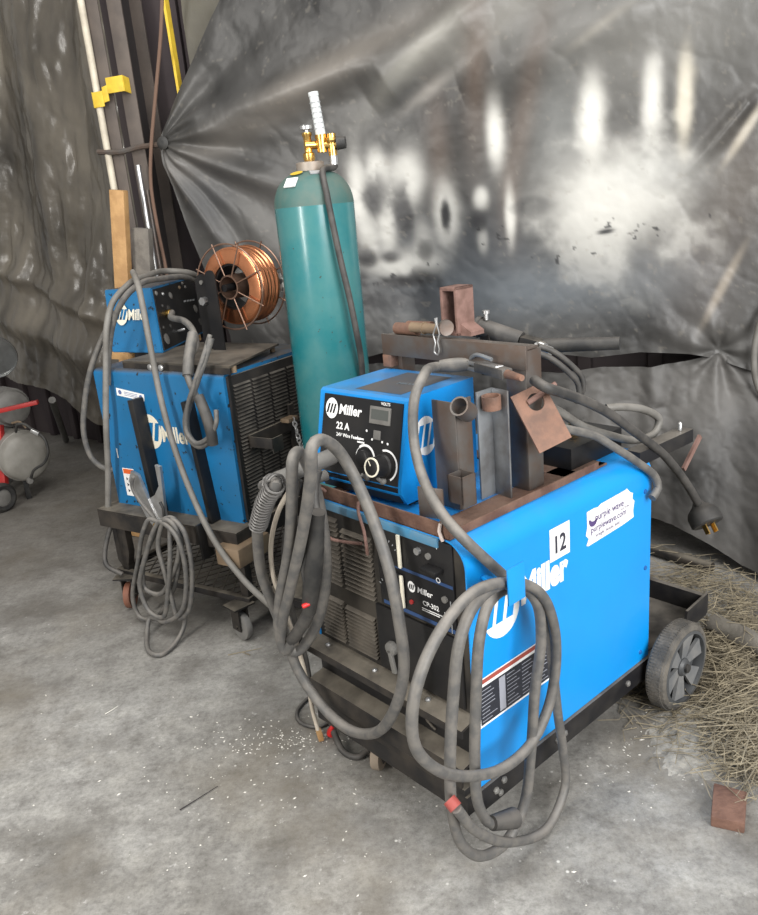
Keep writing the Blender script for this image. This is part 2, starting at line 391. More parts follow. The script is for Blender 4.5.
def main_tarp():
    edge = curve([(236, -60), (225, 0), (175, 105), (163, 142), (168, 165), (178, 195), (192, 235), (205, 265), (232, 335), (240, 380)])
    hemp = curve([(150, 385), (240, 380), (330, 366), (390, 350), (480, 347), (560, 352), (592, 355), (640, 350), (690, 352), (718, 358), (760, 372), (860, 375)])
    ez = np.array([e[1] for e in edge])[::-1]; es = np.array([e[0] for e in edge])[::-1]
    hs = np.array([h[0] for h in hemp]); hz = np.array([h[1] for h in hemp])
    nu, nv = 420, 300; u = np.linspace(0, 1, nu)[None, :]; v = np.linspace(0, 1, nv)[:, None]
    Z = 3.0 + (.86 - 3.0) * v + 0 * u; S = 0
    for _ in range(3):
        sl = np.interp(Z, ez, es); S = sl + (3.35 - sl) * u; Z = 3.0 + (np.interp(S, hs, hz) - 3.0) * v
    ts, tz = sz(164, 143); dx, dz = S - ts, Z - tz; d = np.hypot(dx, dz) + 1e-4; th = np.arctan2(dz, dx)
    D = .035 * (fbm(S * 1.3, Z * 1.1, 3, 3) - .45)
    D += .016 * np.sin(th * 15 + 3 * fbm(S * 2, Z * 2, 8, 2)) * np.exp(-d / .75) * np.minimum(1, d / .12)
    def ridge(a, b_, w, h, fade=None):
        (s0, z0), (s1, z1) = sz(*a), sz(*b_); l = math.hypot(s1 - s0, z1 - z0); ex, ey = (s1 - s0) / l, (z1 - z0) / l
        t = ((S - s0) * ex + (Z - z0) * ey) / l; q = (S - s0) * -ey + (Z - z0) * ex
        m_ = np.clip(t * 6, 0, 1) * np.clip((1 - t) * 3 + .2, 0, 1) * (t > -.05)
        return h * np.exp(-(q / w) ** 2) * m_
    D += ridge((168, 142), (430, 40), .07, .075) + ridge((168, 148), (300, 190), .05, .05) + ridge((168, 150), (240, 260), .04, .04)
    D += ridge((370, 100), (500, -10), .08, .06) + ridge((758, 90), (690, 170), .03, .03) + ridge((460, 90), (700, -20), .1, .05)
    (gs, gz_) = sz(718, 350); gd = np.hypot(S - gs, Z - gz_); ga = np.arctan2(Z - gz_, S - gs)
    D += 0.009 * np.sin(ga * 7 + 5 * fbm(S * 3, Z * 3, 77, 3)) * np.exp(-gd / .30) * np.minimum(1, gd / .05) - .05 * np.exp(-(gd / .06) ** 2)
    wr = fbm(S * 5 + 2 * Z, Z * 4, 17, 4); D += .013 * (np.abs(wr - .47) ** .7 - .2)
    D += .004 * (fbm(S * 26, Z * 26, 5, 3) - .45)
    D += .05 * np.exp(-((Z - np.interp(S, hs, hz)) / .16) ** 2) * (fbm(S * 4, Z * 0, 6, 3) - .2)
    n1 = fbm(S * 2.1 + 5, Z * 2.1, 31, 5); n2 = fbm(S * 7, Z * 7, 40, 5); n3 = fbm(S * 40, Z * 40, 55, 3)
    base = .045 + .12 * (n1 - .45) + .06 * (n2 - .47)
    C = np.stack([base * 1.03, base, base * .95], -1)
    def paint(px, py, rx, ry, rgb, a, rot=0.0, p=1.0, edge_=0.0, w3=.0):
        nonlocal C
        s0, z0 = sz(px, py); s1, _ = sz(px + rx, py); _, z1 = sz(px, py - ry); rs, rz = max(abs(s1 - s0), .004), max(abs(z1 - z0), .004)
        c_, s_ = math.cos(R(rot)), math.sin(R(rot)); X = (S - s0) * c_ + (Z - z0) * s_; Y = -(S - s0) * s_ + (Z - z0) * c_
        q = (X / rs) ** 2 + (Y / rz) ** 2; q = q * np.clip(1 + w3 * (n2 - .47) * 6, .45, 2.5)
        f = a * np.exp(-np.clip(q, 0, 60) ** p); f = np.clip(f, 0, 1)[..., None]
        C = C * (1 - f) + np.array(rgb) * f
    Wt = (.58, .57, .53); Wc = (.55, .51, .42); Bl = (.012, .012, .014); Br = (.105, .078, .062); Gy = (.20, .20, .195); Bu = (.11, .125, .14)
    paint(480, 30, 110, 26, (.27, .26, .235), .55, 28); paint(420, 60, 60, 12, (.36, .35, .31), .6, 38); paint(640, 40, 130, 60, (.19, .185, .17), .6)  # narrow pale bands here and below: light caught by the folds, painted in
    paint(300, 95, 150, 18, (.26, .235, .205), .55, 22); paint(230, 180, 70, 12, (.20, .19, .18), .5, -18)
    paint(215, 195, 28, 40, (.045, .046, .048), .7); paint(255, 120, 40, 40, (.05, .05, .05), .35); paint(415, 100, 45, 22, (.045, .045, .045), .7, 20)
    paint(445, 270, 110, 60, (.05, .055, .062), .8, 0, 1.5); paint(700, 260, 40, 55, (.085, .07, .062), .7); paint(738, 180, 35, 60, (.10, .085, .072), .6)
    paint(530, 290, 110, 28, Bu, .75); paint(650, 275, 70, 30, (.15, .155, .16), .5)  # bluish sheen along the lower tarp, painted into the colour
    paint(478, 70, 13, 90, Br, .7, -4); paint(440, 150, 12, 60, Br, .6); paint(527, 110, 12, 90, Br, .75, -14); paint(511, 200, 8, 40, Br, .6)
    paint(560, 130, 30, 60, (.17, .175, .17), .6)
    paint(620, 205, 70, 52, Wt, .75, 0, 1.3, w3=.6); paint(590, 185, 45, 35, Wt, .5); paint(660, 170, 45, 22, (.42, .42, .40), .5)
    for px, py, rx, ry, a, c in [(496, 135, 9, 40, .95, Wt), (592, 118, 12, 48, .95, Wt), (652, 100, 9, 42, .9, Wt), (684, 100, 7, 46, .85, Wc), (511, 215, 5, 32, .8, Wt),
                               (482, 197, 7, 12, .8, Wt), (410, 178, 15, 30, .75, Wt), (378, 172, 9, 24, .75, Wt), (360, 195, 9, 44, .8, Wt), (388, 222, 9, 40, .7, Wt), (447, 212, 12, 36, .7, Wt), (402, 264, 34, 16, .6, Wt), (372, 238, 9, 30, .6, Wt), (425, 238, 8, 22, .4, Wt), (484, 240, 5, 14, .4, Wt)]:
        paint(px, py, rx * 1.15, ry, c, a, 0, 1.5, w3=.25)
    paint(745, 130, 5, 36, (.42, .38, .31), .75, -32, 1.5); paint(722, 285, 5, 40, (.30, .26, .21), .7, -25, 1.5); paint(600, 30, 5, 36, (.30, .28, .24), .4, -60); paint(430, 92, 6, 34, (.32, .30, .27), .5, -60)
    for px, py, rx, ry, a in [(406, 210, 9, 20, .95), (376, 200, 12, 20, .9), (447, 214, 5, 17, .98), (482, 221, 8, 11, .8), (533, 205, 22, 9, .6), (370, 258, 14, 13, .95), (392, 256, 14, 9, .9), (400, 281, 34, 9, .95), (360, 280, 14, 12, .7), (427, 250, 6, 8, .7), (380, 300, 60, 14, .6)]:
        paint(px, py, rx, ry, Bl, a, 0, 1.8, w3=.8)
    sp = fbm(S * 30, Z * 30, 71, 3); sm = np.zeros_like(S)
    for px, py, rx, ry in [(400, 275, 50, 20), (570, 255, 60, 16), (660, 225, 50, 22), (590, 225, 50, 12), (480, 230, 60, 30), (640, 140, 50, 14)]:
        s0, z0 = sz(px, py); s1, _ = sz(px + rx, py); _, z1 = sz(px, py - ry); sm = np.maximum(sm, np.exp(-((S - s0) / (s1 - s0)) ** 2 - ((Z - z0) / (z1 - z0)) ** 2))
    k = np.clip((sp - (.86 - .26 * sm)) * 30, 0, 1)[..., None] * (sm > .12)[..., None]; C = C * (1 - k * .85) + np.array(Bl) * k * .85
    paint(606, 231, 9, 3, Bl, .95, 6, 2)
    k = np.clip((n3 - .66) * 8, 0, .22)[..., None]; C = C * (1 - k) + np.array((.20, .18, .15)) * k
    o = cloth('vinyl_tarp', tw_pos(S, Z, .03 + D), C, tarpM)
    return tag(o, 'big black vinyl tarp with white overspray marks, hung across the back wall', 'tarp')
main_tarp()

def low_tarp():
    top = curve([(300, 372), (380, 362), (480, 366), (560, 372), (600, 366), (650, 366), (690, 360), (718, 352), (760, 366), (860, 366)])
    ts = np.array([t[0] for t in top]); tz = np.array([t[1] for t in top])
    nu, nv = 260, 120; u = np.linspace(0, 1, nu)[None, :]; v = np.linspace(0, 1, nv)[:, None]
    S = 1.05 + (3.35 - 1.05) * u + 0 * v; zt = np.interp(S, ts, tz)
    zb = np.interp(S, [1.05, 2.2, 2.45, 2.62, 2.8, 3.35], [.12, .13, .16, .13, .05, .03]); Z = zt + (zb - zt) * v
    D = .02 + .04 * v + np.interp(S, [1.05, 2.3, 2.55, 2.9, 3.35], [.0, .02, .10, .42, .55]) * v ** 1.4
    (gs, gz_) = sz(718, 350); gd = np.hypot(S - gs, Z - gz_); ga = np.arctan2(Z - gz_, S - gs)
    D += 0.014 * np.sin(ga * 8 + 6 * fbm(S * 3, Z * 3, 78, 3)) * np.exp(-gd / .35) * np.minimum(1, gd / .08)
    D += .05 * (fbm(S * 3 + Z, Z * 2, 12, 4) - .45) * (.3 + v) + .03 * np.sin(S * 17 + 4 * fbm(S * 2, Z * 2, 4, 2)) * v
    ss, _ = sz(651, 390); D += .02 * np.exp(-((S - ss) / .03) ** 2)
    wr = fbm(S * 8, Z * 7, 19, 4); D += .03 * (np.abs(wr - .47) ** .7 - .2)
    n1 = fbm(S * 3, Z * 3, 33, 5); n2 = fbm(S * 30, Z * 30, 3, 3); base = .052 + .14 * (n1 - .44) + .03 * (n2 - .47)
    C = np.stack([base * 1.05, base, base * .94], -1)
    o = cloth('vinyl_tarp', tw_pos(S, Z, D), C, tarp2M)
    tag(o, 'lower grey-black tarp sagging to the floor behind the right welder, below the gap', 'tarp')
low_tarp()

def under_tarp():                                        # olive sheet glimpsed behind the big tarp's left edge
    nu, nv = 40, 60; u = np.linspace(0, 1, nu)[None, :]; v = np.linspace(0, 1, nv)[:, None]
    s0, _ = sz(176, 60); S = s0 + .55 * u + 0 * v; Z = 3.0 - 1.0 * v + 0 * u
    s1, zb = sz(185, 100); Z = 3.0 + (zb - .05 - 3.0) * v + 0 * u
    D = -.12 + .03 * (fbm(S * 6, Z * 3, 2, 4) - .45); n = fbm(S * 5, Z * 5, 9, 5); base = .085 + .12 * (n - .45)
    tag(cloth('canvas_sheet', tw_pos(S, Z, D), np.stack([base * 1.08, base, base * .78], -1), tarp2M), 'olive canvas sheet tucked behind the big tarp beside the yellow stick', 'sheet')
under_tarp()

def poly_sheet():
    nu, nv = 260, 240; u = np.linspace(0, 1, nu)[None, :]; v = np.linspace(0, 1, nv)[:, None]
    S = -.75 + 4.1 * u + 0 * v
    zb = .16 + .26 * np.clip(S, -.2, 3) + .03 * np.sin(S * 7)
    Z = 3.6 + (zb - 3.6) * v
    n = fbm(S * 3.5 + .8 * Z, Z * .8, 4, 4)
    D = .05 * np.sin(S * 9 + 5 * n) + .10 * (n - .45) + .035 * (np.abs(fbm(S * 9 + Z * 1.5, Z * 2.2, 11, 4) - .47) ** .6 - .3)
    # diagonal swag near the bottom
    q = (Z - (.55 + .30 * S)); D += .10 * np.exp(-(q / .10) ** 2) + .20 * np.clip(-q, 0, .5)
    D = D * np.clip(.35 + (Z - .25 * S - .3) * .8, .3, 1); q2 = (Z - (.85 + .33 * S)); D += .05 * np.exp(-(q2 / .06) ** 2)
    D += .022 * (fbm(S * 18 + 3 * Z, Z * 6, 22, 4) - .45) + .020 * (np.abs(fbm(S * 14 - 4 * Z, Z * 5, 29, 4) - .47) ** .6 - .3)
    ld, ln, l0 = np.array(LD), np.array(LN), np.array(LW0)
    P = l0 + S[..., None] * ld - (D + .02)[..., None] * ln; P[..., 2] = Z
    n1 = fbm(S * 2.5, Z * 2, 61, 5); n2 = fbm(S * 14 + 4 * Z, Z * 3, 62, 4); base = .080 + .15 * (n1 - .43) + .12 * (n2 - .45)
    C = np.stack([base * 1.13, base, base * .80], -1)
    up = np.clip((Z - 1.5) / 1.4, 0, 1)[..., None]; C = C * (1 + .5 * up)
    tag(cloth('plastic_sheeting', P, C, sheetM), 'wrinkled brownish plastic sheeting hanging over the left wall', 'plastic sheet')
poly_sheet()

# ---- column corner: things standing in the corner beside the tarp's tied edge
YW = math.atan2(WD.y, WD.x)
def stand(px, py, o):                                    # floor spot below a sighting on a plane parallel to the tarp wall
    p = TW(px, py, o); return V((p.x, p.y, 0)), p.z
c0, _ = stand(114, 0, -.02)
colR, colM = thing('steel_column', 'brown-grey steel column in the back left corner, with a near-black web', 'column', c0, YW)
MB().box(-.035, .035, -.008, 0, 0, 3.3, .001).build('flange', postM, colR)
MB().box(-.035, -.025, 0, .16, 0, 3.3).build('web', postD, colR)
MB().box(-.035, .035, .16, .168, 0, 3.3, .001).build('flange', postM, colR)
MB().box(-.09, .09, -.06, .20, 0, .014, .002).build('base_plate', frameM, colR)
c1, _ = stand(91, 0, .0)
b = MB(); b.box(-.032, .032, -.006, 0, 0, 3.2, .001, M=frame(c1, YW)); b.box(-.032, -.026, 0, .05, 0, 3.2, .001, M=frame(c1, YW))
tag(rebase(b.build('angle_bar', postM)), 'tall grey angle bar standing between the cream conduit and the steel column', 'metal bar')
c2, _ = stand(80.5, 0, .02)
b = MB(); b.cyl(c2, c2 + V((0, 0, 3.2)), .0155)
tag(rebase(b.build('conduit', conduitM)), 'tall cream conduit standing left of the grey column', 'pipe')
c3, z3 = stand(118, 95, .01)
b = MB(); Mq = frame(c3, YW); zc = z3
for x0, x1, dz, tl in ((-.112, -.058, -.012, -.10), (-.058, -.030, .0, .05), (-.032, .052, .030, .12)):
    b.box(x0, x1, -.030, -.024, zc - .032 + dz, zc + .032 + dz, .002, M=Mq @ Matrix.Rotation(tl, 4, 'Y') if False else Mq)
b.box(.049, .055, -.028, .05, zc - .002, zc + .062, .001, M=Mq); b.box(-.115, -.109, -.028, .05, zc - .044, zc + .020, .001, M=Mq)
for v in b.bm.verts: v.co += V((0, 0, .010 * math.sin(v.co.x * 70)))
tag(rebase(b.build('strap', yellowM)), 'yellow strap wrapped round the column and the grey bar', 'strap')
def lean_board(px, py, o, hw, th, tilt, m, label):
    T = TW(px, py, o); b = MB(); Mr = frame(T, YW) @ Matrix.Rotation(R(tilt), 4, 'Y'); h = T.z / math.cos(R(tilt)) - .005
    b.box(-hw, hw, -th, th, -h, 0, .004, M=Mr)
    zmin = min(v.co.z for v in b.bm.verts)
    for v in b.bm.verts: v.co.z -= zmin * (1 if v.co.z < .2 else 0)
    tag(rebase(b.build('wooden_board', m)), label, 'board')
lean_board(118.5, 190, .20, .036, .019, 8.5, woodM, 'upright pine board behind the small blue wire feeder')
lean_board(142, 228, .14, .042, .019, 8.0, woodG, 'grey weathered board standing right of the pine board, shorter')
b = MB(); p0 = TW(138, 165, .06); b.cyl((p0.x, p0.y, 0), p0 + V((.0, .0, .0)), .011)
tag(rebase(b.build('steel_rod', zinc)), 'pale steel rod upright between the two boards and the column', 'rod')
b = MB(); p0 = TW(147, 190, .02); b.cyl((p0.x, p0.y, 0), p0, .016)
tag(rebase(b.build('steel_rod', steelM)), 'dark steel rod upright behind the weathered board', 'rod')
b = MB(); b.tube([TW(*q, .05) for q in ((163, -40), (161, 30), (156, 90), (151, 150), (151, 185), (158, 230), (167, 275), (172, 330))], .008, 8, step=.03)
tag(rebase(b.build('rope', ropeM)), 'brown rope hanging down beside the steel column', 'rope')
b = MB(); b.bar(TW(163, -15, -.06), TW(181, 97, -.06), .035, .012)
tag(rebase(b.build('yellow_stick', yellowM)), 'yellow stick hanging at the top left behind the tarp edge', 'stick')
b = MB(); b.tube([TW(*q, .03) for q in ((98, 152), (120, 152), (140, 147), (165, 144))], .012, 8)
tag(rebase(b.build('tie_rod', steelM)), 'thin dark rod tying the tarp corner to the column', 'rod')
b = MB(); b.lathe([(.008, -.012), (.026, -.008), (.028, .004), (.016, .012), (.008, .012)], TW(163, 143, .05), -WN, 16)
tag(rebase(b.build('grommet_knot', rubber)), 'dark knot at the tarp corner where the folds meet', 'knot')
# ------------------------------------------------------------------ right welder: power source on its running gear
A, AM_ = thing('welding_power_source', 'large blue welding power source on wheels, number 12 on its side, in the right foreground', 'welder', AO, YA)
z0, z1 = .18, .80
# wrap-around cover: right side, rounded shoulder, top, left side
rr = .058
outer = [(WA, z0)] + [(WA - rr + rr * math.cos(t), z1 - rr + rr * math.sin(t)) for t in np.linspace(0, math.pi / 2, 9)] + \
        [(rr + rr * math.cos(t), z1 - rr + rr * math.sin(t)) for t in np.linspace(math.pi / 2, math.pi, 9)] + [(0, z0)]
inner = [(0.004 + (x * (WA - .008) / WA), z - (.004 if z > z0 else 0)) for x, z in outer][::-1]
b = MB(); b.prism([(x, -.004, z) for x, z in outer + inner], (0, DA + .004, 0)); b.build('cover', blueA, A, smooth=30)
# dusty edge lip over the front panel
b = MB(); b.box(.06, WA - .075, -.012, .0, z1 - .024, z1 - .002, .003); b.build('cover_lip', blueLip, A)
# front panel with rounded upper corners
pan = [(WA - .006, z0 + .02)] + [(WA - rr + (rr - .006) * math.cos(t), z1 - rr + (rr - .006) * math.sin(t)) for t in np.linspace(0, math.pi / 2, 7)] + \
      [(rr + (rr - .006) * math.cos(t), z1 - rr + (rr - .006) * math.sin(t)) for t in np.linspace(math.pi / 2, math.pi, 7)] + [(.006, z0 + .02)]
b = MB(); b.prism([(x, -.001, z) for x, z in pan], (0, .02, 0)); fp = b.build('front_panel', blackD, A)
b = MB(); b.prism([(x, DA - .02, z) for x, z in pan], (0, .018, 0)); b.build('rear_panel', blackD, A)
MB().box(.008, WA - .008, .02, DA - .02, z0 + .01, z0 + .03).build('floor_pan', frameM, A)
# louvers, two upper columns, two lower columns
def louver_block(x0, x1, za, zb, n, parent, m=louvM, yb=-.001):
    b = MB()
    for k in range(n):
        z = za + (zb - za) * (k + .5) / n; h = (zb - za) / n
        b.prism([(x0, yb, z + h * .42), (x0, yb - .011, z - h * .18), (x0, yb - .010, z - h * .32), (x0, yb, z - h * .30)], (x1 - x0, 0, 0))
    return b.build('louver', m, parent)
for (x0, x1, za, zb, n) in ((.035, .135, .565, .755, 15), (.15, .262, .565, .735, 13), (.035, .125, .395, .52, 11), (.137, .25, .395, .515, 11)):
    louver_block(x0, x1, za, zb, n, fp)
# control plate
cp = MB().box(.285, .533, -.007, -.001, .572, .792, .002).build('control_plate', blackP, A)
for z, t in ((.690, .004), (.581, .005)): MB().quad((0, -.0072, 0), X3, Z3, .295, .531, z - t, z + t, .0004).build('stripe', mat('blue stripe', (.02, .055, .15), .5), cp)
for zc in (.735, .632):
    mt = MB().box(.295, .372, -.012, -.006, zc - .043, zc + .043, .002).build('meter', blackP, cp)
    MB().box(.366, .375, -.016, -.010, zc - .042, zc + .042, .002).build('meter_frame', creamP, mt)
    b = MB(); o = V((.326, -.0125, zc - .018))
    for k in range(7):
        a = R(150 - k * 20); b.quad(o + V((math.cos(a) * .034, 0, math.sin(a) * .034)), V((math.sin(a), 0, -math.cos(a))), V((math.cos(a), 0, math.sin(a))), -.001, .001, 0, .006)
    b.build('meter_scale', greyP, mt)
w = MB(); s = MB(); o = V((.398, -.0074, .652)); logo_disc(w, s, o, X3, Z3, .014)
w.text('Miller', (.416, -.0074, .644), X3, Z3, .021, bold=.02, shear=.18); w.build('maker_lettering', whiteP, cp); w = MB(); w.text('CP-302', (.432, -.0074, .617), X3, Z3, .017, bold=.02)
for k, z in enumerate((.607, .602)): w.quad((0, -.0074, 0), X3, Z3, .428, .515 - k * .03, z, z + .0025)
w.quad((0, -.0074, 0), X3, Z3, .50, .522, .618, .6215); w.build('panel_lettering', whiteP, cp); s.build('badge_bars', blackP, cp)
MB().cyl((.395, -.007, .612), (.395, -.011, .612), .0055).build('red_lamp', mat('dark red lamp', (.30, .02, .02), .4), cp)
MB().cyl((.430, -.007, .752), (.430, -.015, .752), .0085).build('pilot_lamp', zinc, cp)
MB().cyl((.462, -.007, .748), (.462, -.012, .748), .0075).build('push_button', greyCast, cp)
MB().cyl((.505, -.007, .655), (.505, -.012, .655), .008).build('push_button', greyCast, cp)
MB().box(.455, .505, -.035, -.007, .718, .730, .004).build('power_switch', blackP, cp)
MB().text('I', (.487, -.0074, .772), X3, Z3, .018, bold=.01).build('switch_lettering', whiteP, cp); MB().text('O', (.480, -.0074, .690), X3, Z3, .018, bold=.01).build('switch_lettering', whiteP, cp); MB().quad((0, -.0074, 0), X3, Z3, .452, .475, .706, .712).build('switch_mark', whiteP, cp)
MB().box(.52, .5215, -.0085, -.0065, .575, .655).build('seam_strip', greyP, cp)
# recessed door with latch, ledge and lower trays
MB().box(.262, .545, -.010, -.001, .385, .565, .004).build('front_door', blackP, A)
lt = MB(); lt.lathe([(.017, 0), (.019, .006), (.017, .014), (.008, .018)], (.318, -.010, .462), (0, -1, 0), 20); lt.bar((.318, -.024, .462), (.330, -.024, .400), .014, .008, (0, 1, 0), .002); lt.build('latch', greyCast, A)
b = MB(); b.prism([(-.006, 0, .378), (-.006, -.052, .366), (-.006, -.052, .345), (-.006, -.047, .345), (-.006, -.047, .360), (-.006, 0, .372)], (WA + .008, 0, 0)); lg = b.build('ledge', frameM, A)
for x in (.06, .25, .44): MB().lathe([(.007, 0), (.007, .003), (.003, .006)], (x, -.022, .373), (0, -.2, 1), 10).build('screw', zinc, lg)
MB().box(-.005, WA - .004, -.006, .0, z0 + .0, .372).build('lower_panel', blackP, A)
b = MB(); b.prism([(.0, 0, .272), (.0, -.055, .262), (.0, -.060, .215), (.0, -.054, .215), (.0, -.05, .255), (.0, 0, .265)], (WA, 0, 0)); b.build('tray_lip', frameM, A)
MB().tube([(.40, -.008, .335), (.42, -.012, .30), (.445, -.010, .285)], .003, 6).build('wire_scrap', louvM, A)
# running gear: rails, cross bar, handle stubs
MB().box(WA - .052, WA + .008, -.01, DA + .02, .115, .178, .004).build('rail', railM, A)
MB().box(-.008, .052, -.01, DA + .02, .115, .178, .004).build('rail', railM, A)
MB().box(0, WA, -.045, -.004, .125, .178, .004).build('cross_bar', frameM, A)
MB().box(0.0, WA, -.052, -.01, .185, .205, .003).build('cross_bar', frameM, A)
MB().box(.05, WA - .05, DA - .03, DA + .02, .115, .178, .004).build('cross_bar', railM, A)
for y, z in ((.045, .150), (.075, .162), (.06, .135), (.29, .150), (.32, .155), (.62, .15)):
    MB().lathe([(.009, 0), (.009, .005), (.005, .008), (.002, .008)], (WA + .008, y, z), (1, 0, 0), 6).build('bolt', greyCast, A)
for y, z in ((.712, .70), (.719, .47), (.70, .21), (.05, .205)): MB().lathe([(.007, 0), (.006, .003), (.002, .004)], (WA, y, z), (1, 0, 0), 10).build('screw', mat('blue screw', (.01, .10, .32), .5), A)
# rear wheels
def wheel(x, out):
    r = .134; d = 1 if out > 0 else -1
    w = MB(); w.lathe([(.104, -.026), (.116, -.032), (.128, -.027), (r, -.014), (r, .014), (.128, .027), (.116, .032), (.104, .026)], (x, .815, r), (1, 0, 0), 48, closed=True)
    t = w.build('wheel', tireM, A)
    b = MB()
    for k in range(90):
        a = 2 * math.pi * k / 90; e = V((0, math.cos(a), math.sin(a))); c = V((x, .815, r)) + e * r; tg = V((0, -math.sin(a), math.cos(a)))
        b.bar(c - X3 * .020 - e * .0035, c + X3 * .020 - e * .0035, .0055, .008, e)
    b.build('tread', tireM, t)
    b = MB(); b.lathe([(.104, -.012), (.113, -.02), (.113, .031), (.104, .033), (.101, .018), (.101, -.008)], (x, .815, r), (1, 0, 0), 40, closed=True)
    b.lathe([(.026, -.024), (.028, .022), (.022, .030), (.0, .030)][:3], (x, .815, r), (1, 0, 0), 24); b.lathe([(.102, -.006), (.102, .002)], (x, .815, r), (1, 0, 0), 40)
    hb = b.build('hub', mat('dark hub', (.06, .063, .066), .5), t)
    for k in range(6):
        a = 2 * math.pi * k / 6 + .3; P = lambda rad, da, z: V((x + z * d, .815 + math.cos(a + da) * rad, r + math.sin(a + da) * rad))
        b = MB(); b.prism([P(.022, .55, .008), P(.022, -.55, .008), P(.103, -.30, .014), P(.103, .30, .014)], (d * .010, 0, 0)); b.build('spoke', hubM, hb)
    b = MB(); b.lathe([(.013, 0), (.013, .010), (.006, .013)], (x + .028 * d, .815, r), (d, 0, 0), 12); b.build('axle_cap', rubber, t)
wheel(WA + .052, 1); wheel(-.052, -1)
MB().cyl((-.05, .815, .134), (WA + .05, .815, .134), .011).build('axle', frameM, A)
MB().box(.02, .06, DA - .02, .84, .10, .17, .003).build('axle_bracket', railM, A)
MB().box(WA - .06, WA - .02, DA - .02, .84, .10, .17, .003).build('axle_bracket', railM, A)
# rear platform of the running gear
b = MB(); b.box(.0, WA, DA + .0, 1.10, .155, .165, .002); b.box(.0, WA, 1.08, 1.10, .165, .23, .002); b.build('rear_platform', railM, A)
MB().prism([(WA - .005, .95, .165), (WA - .005, 1.10, .165), (WA - .005, 1.10, .235), (WA - .005, .97, .225)], (.008, 0, 0)).build('platform_bracket', railM, A)
def caster(x, y, root, r=.05, ztop=.115, m=tanM, yaw=0.0):
    c = bpy.data.objects.new('caster', None); COL.objects.link(c); c.parent = root; c.location = (x, y, 0); c.rotation_euler = (0, 0, yaw)
    MB().lathe([(r * .75, -.013), (r * .97, -.012), (r, -.006), (r, .006), (r * .97, .012), (r * .75, .013)], (0, 0, r), (1, 0, 0), 28).build('caster_wheel', m, c)
    MB().lathe([(r * .42, -.0145), (r * .42, .0145)], (0, 0, r), (1, 0, 0), 16).build('caster_hub', greyCast, c)
    b = MB(); b.box(-.022, -.018, -.022, .03, r * .75, ztop - .012); b.box(.018, .022, -.022, .03, r * .75, ztop - .012); b.box(-.022, .022, -.03, .03, ztop - .014, ztop - .004); b.cyl((-.026, 0, r), (.026, 0, r), .006)
    b.box(-.045, .045, -.04, .04, ztop - .006, ztop); b.build('caster_fork', frameM, c)
caster(.165, .03, A, .042, .125, mat('caster tan', (.26, .21, .16), .8, col2=(.17, .14, .11), scale=20), .5)
caster(.40, .16, A, .042, .125, mat('caster tan', (0, 0, 0)), .3)
# side artwork
S0 = V((WA, 0, 0)); SX, SY = Y3, Z3
w = MB(); s = MB()
w.disc(S0 + V((0, .105, .600)), SX, SY, .062, .064, .0008)
for k in (-1, 0, 1): s.quad(S0 + V((0, .105, .606)), SX, SY, k * .036 - .024, k * .036 + .000, -.030, .062, .0016, .22)
w.text('Miller', S0 + V((0, .172, .588)), SX, SY, .098, .0008, bold=.05, shear=.0, sx=.80); w.build('maker_lettering', whiteP, A); s.build('badge_bars', blueA, A)
b = MB(); b.quad(S0, SX, SY, .286, .366, .650, .735, .001); b.build('number_sticker', whiteP, A)
b = MB(); b.text('12', S0 + V((0, .298, .668)), SX, SY, .062, .0016, bold=.025, sx=.86); b.build('number_lettering', inkM, A)
b = MB(); jag = [(.436, .640), (.445, .636), (.60, .640), (.655, .645), (.652, .665), (.658, .69), (.648, .70), (.650, .715), (.636, .722), (.620, .737), (.61, .735), (.50, .733), (.486, .728), (.470, .731), (.438, .730), (.440, .69), (.434, .668), (.446, .656)]
b.poly(S0, SX, SY, jag, .001); st = b.build('torn_sticker', whiteP, A)
b = MB(); b.text('purple wave', S0 + V((0, .474, .694)), SX, SY, .028, .0016, bold=.01, sx=.95); b.text('purplewave.com', S0 + V((0, .455, .667)), SX, SY, .025, .0016, bold=.01, sx=.98)
b.text('Straight. Simple. Sold.', S0 + V((0, .475, .650)), SX, SY, .013, .0016); b.text('AUCTION', S0 + V((0, .59, .684)), SX, SY, .009, .0016)
for k in range(14):
    a0, a1 = R(185 + k * 11), R(196 + k * 11); c = (.466, .706); t0, t1 = .003 + .004 * math.sin(math.pi * k / 14), .003 + .004 * math.sin(math.pi * (k + 1) / 14)
    b.poly(S0, SX, SY, [(c[0] + math.cos(a0) * (.016 + t0), c[1] + math.sin(a0) * (.016 + t0)), (c[0] + math.cos(a1) * (.016 + t1), c[1] + math.sin(a1) * (.016 + t1)), (c[0] + math.cos(a1) * (.016 - t1), c[1] + math.sin(a1) * (.016 - t1)), (c[0] + math.cos(a0) * (.016 - t0), c[1] + math.sin(a0) * (.016 - t0))], .0016)
b.build('sticker_lettering', purpleM, st)
# warning decal
b = MB(); b.quad(S0, SX, SY, .012, .275, .336, .462, .0008); dc = b.build('warning_decal', whiteP, A)
b = MB(); b.quad(S0, SX, SY, .016, .271, .448, .459, .0014); b.build('decal_stripe', mat('decal red', (.33, .07, .05), .5), dc)
b = MB(); b.quad(S0, SX, SY, .016, .271, .342, .440, .0014); b.build('decal_field', mat('decal black', (.02, .022, .03), .5), dc)
b = MB(); b.quad(S0, SX, SY, .082, .104, .347, .436, .0020); rnd = random.Random(3)
for c0, c1 in ((.020, .078), (.110, .160), (.166, .215), (.221, .268)):
    for k in range(9):
        z = .432 - k * .010; b.quad(S0, SX, SY, c0, c0 + (c1 - c0) * rnd.uniform(.45, 1), z - .0022, z, .0020)
b.build('decal_print', mat('decal print', (.28, .29, .33), .5), dc)
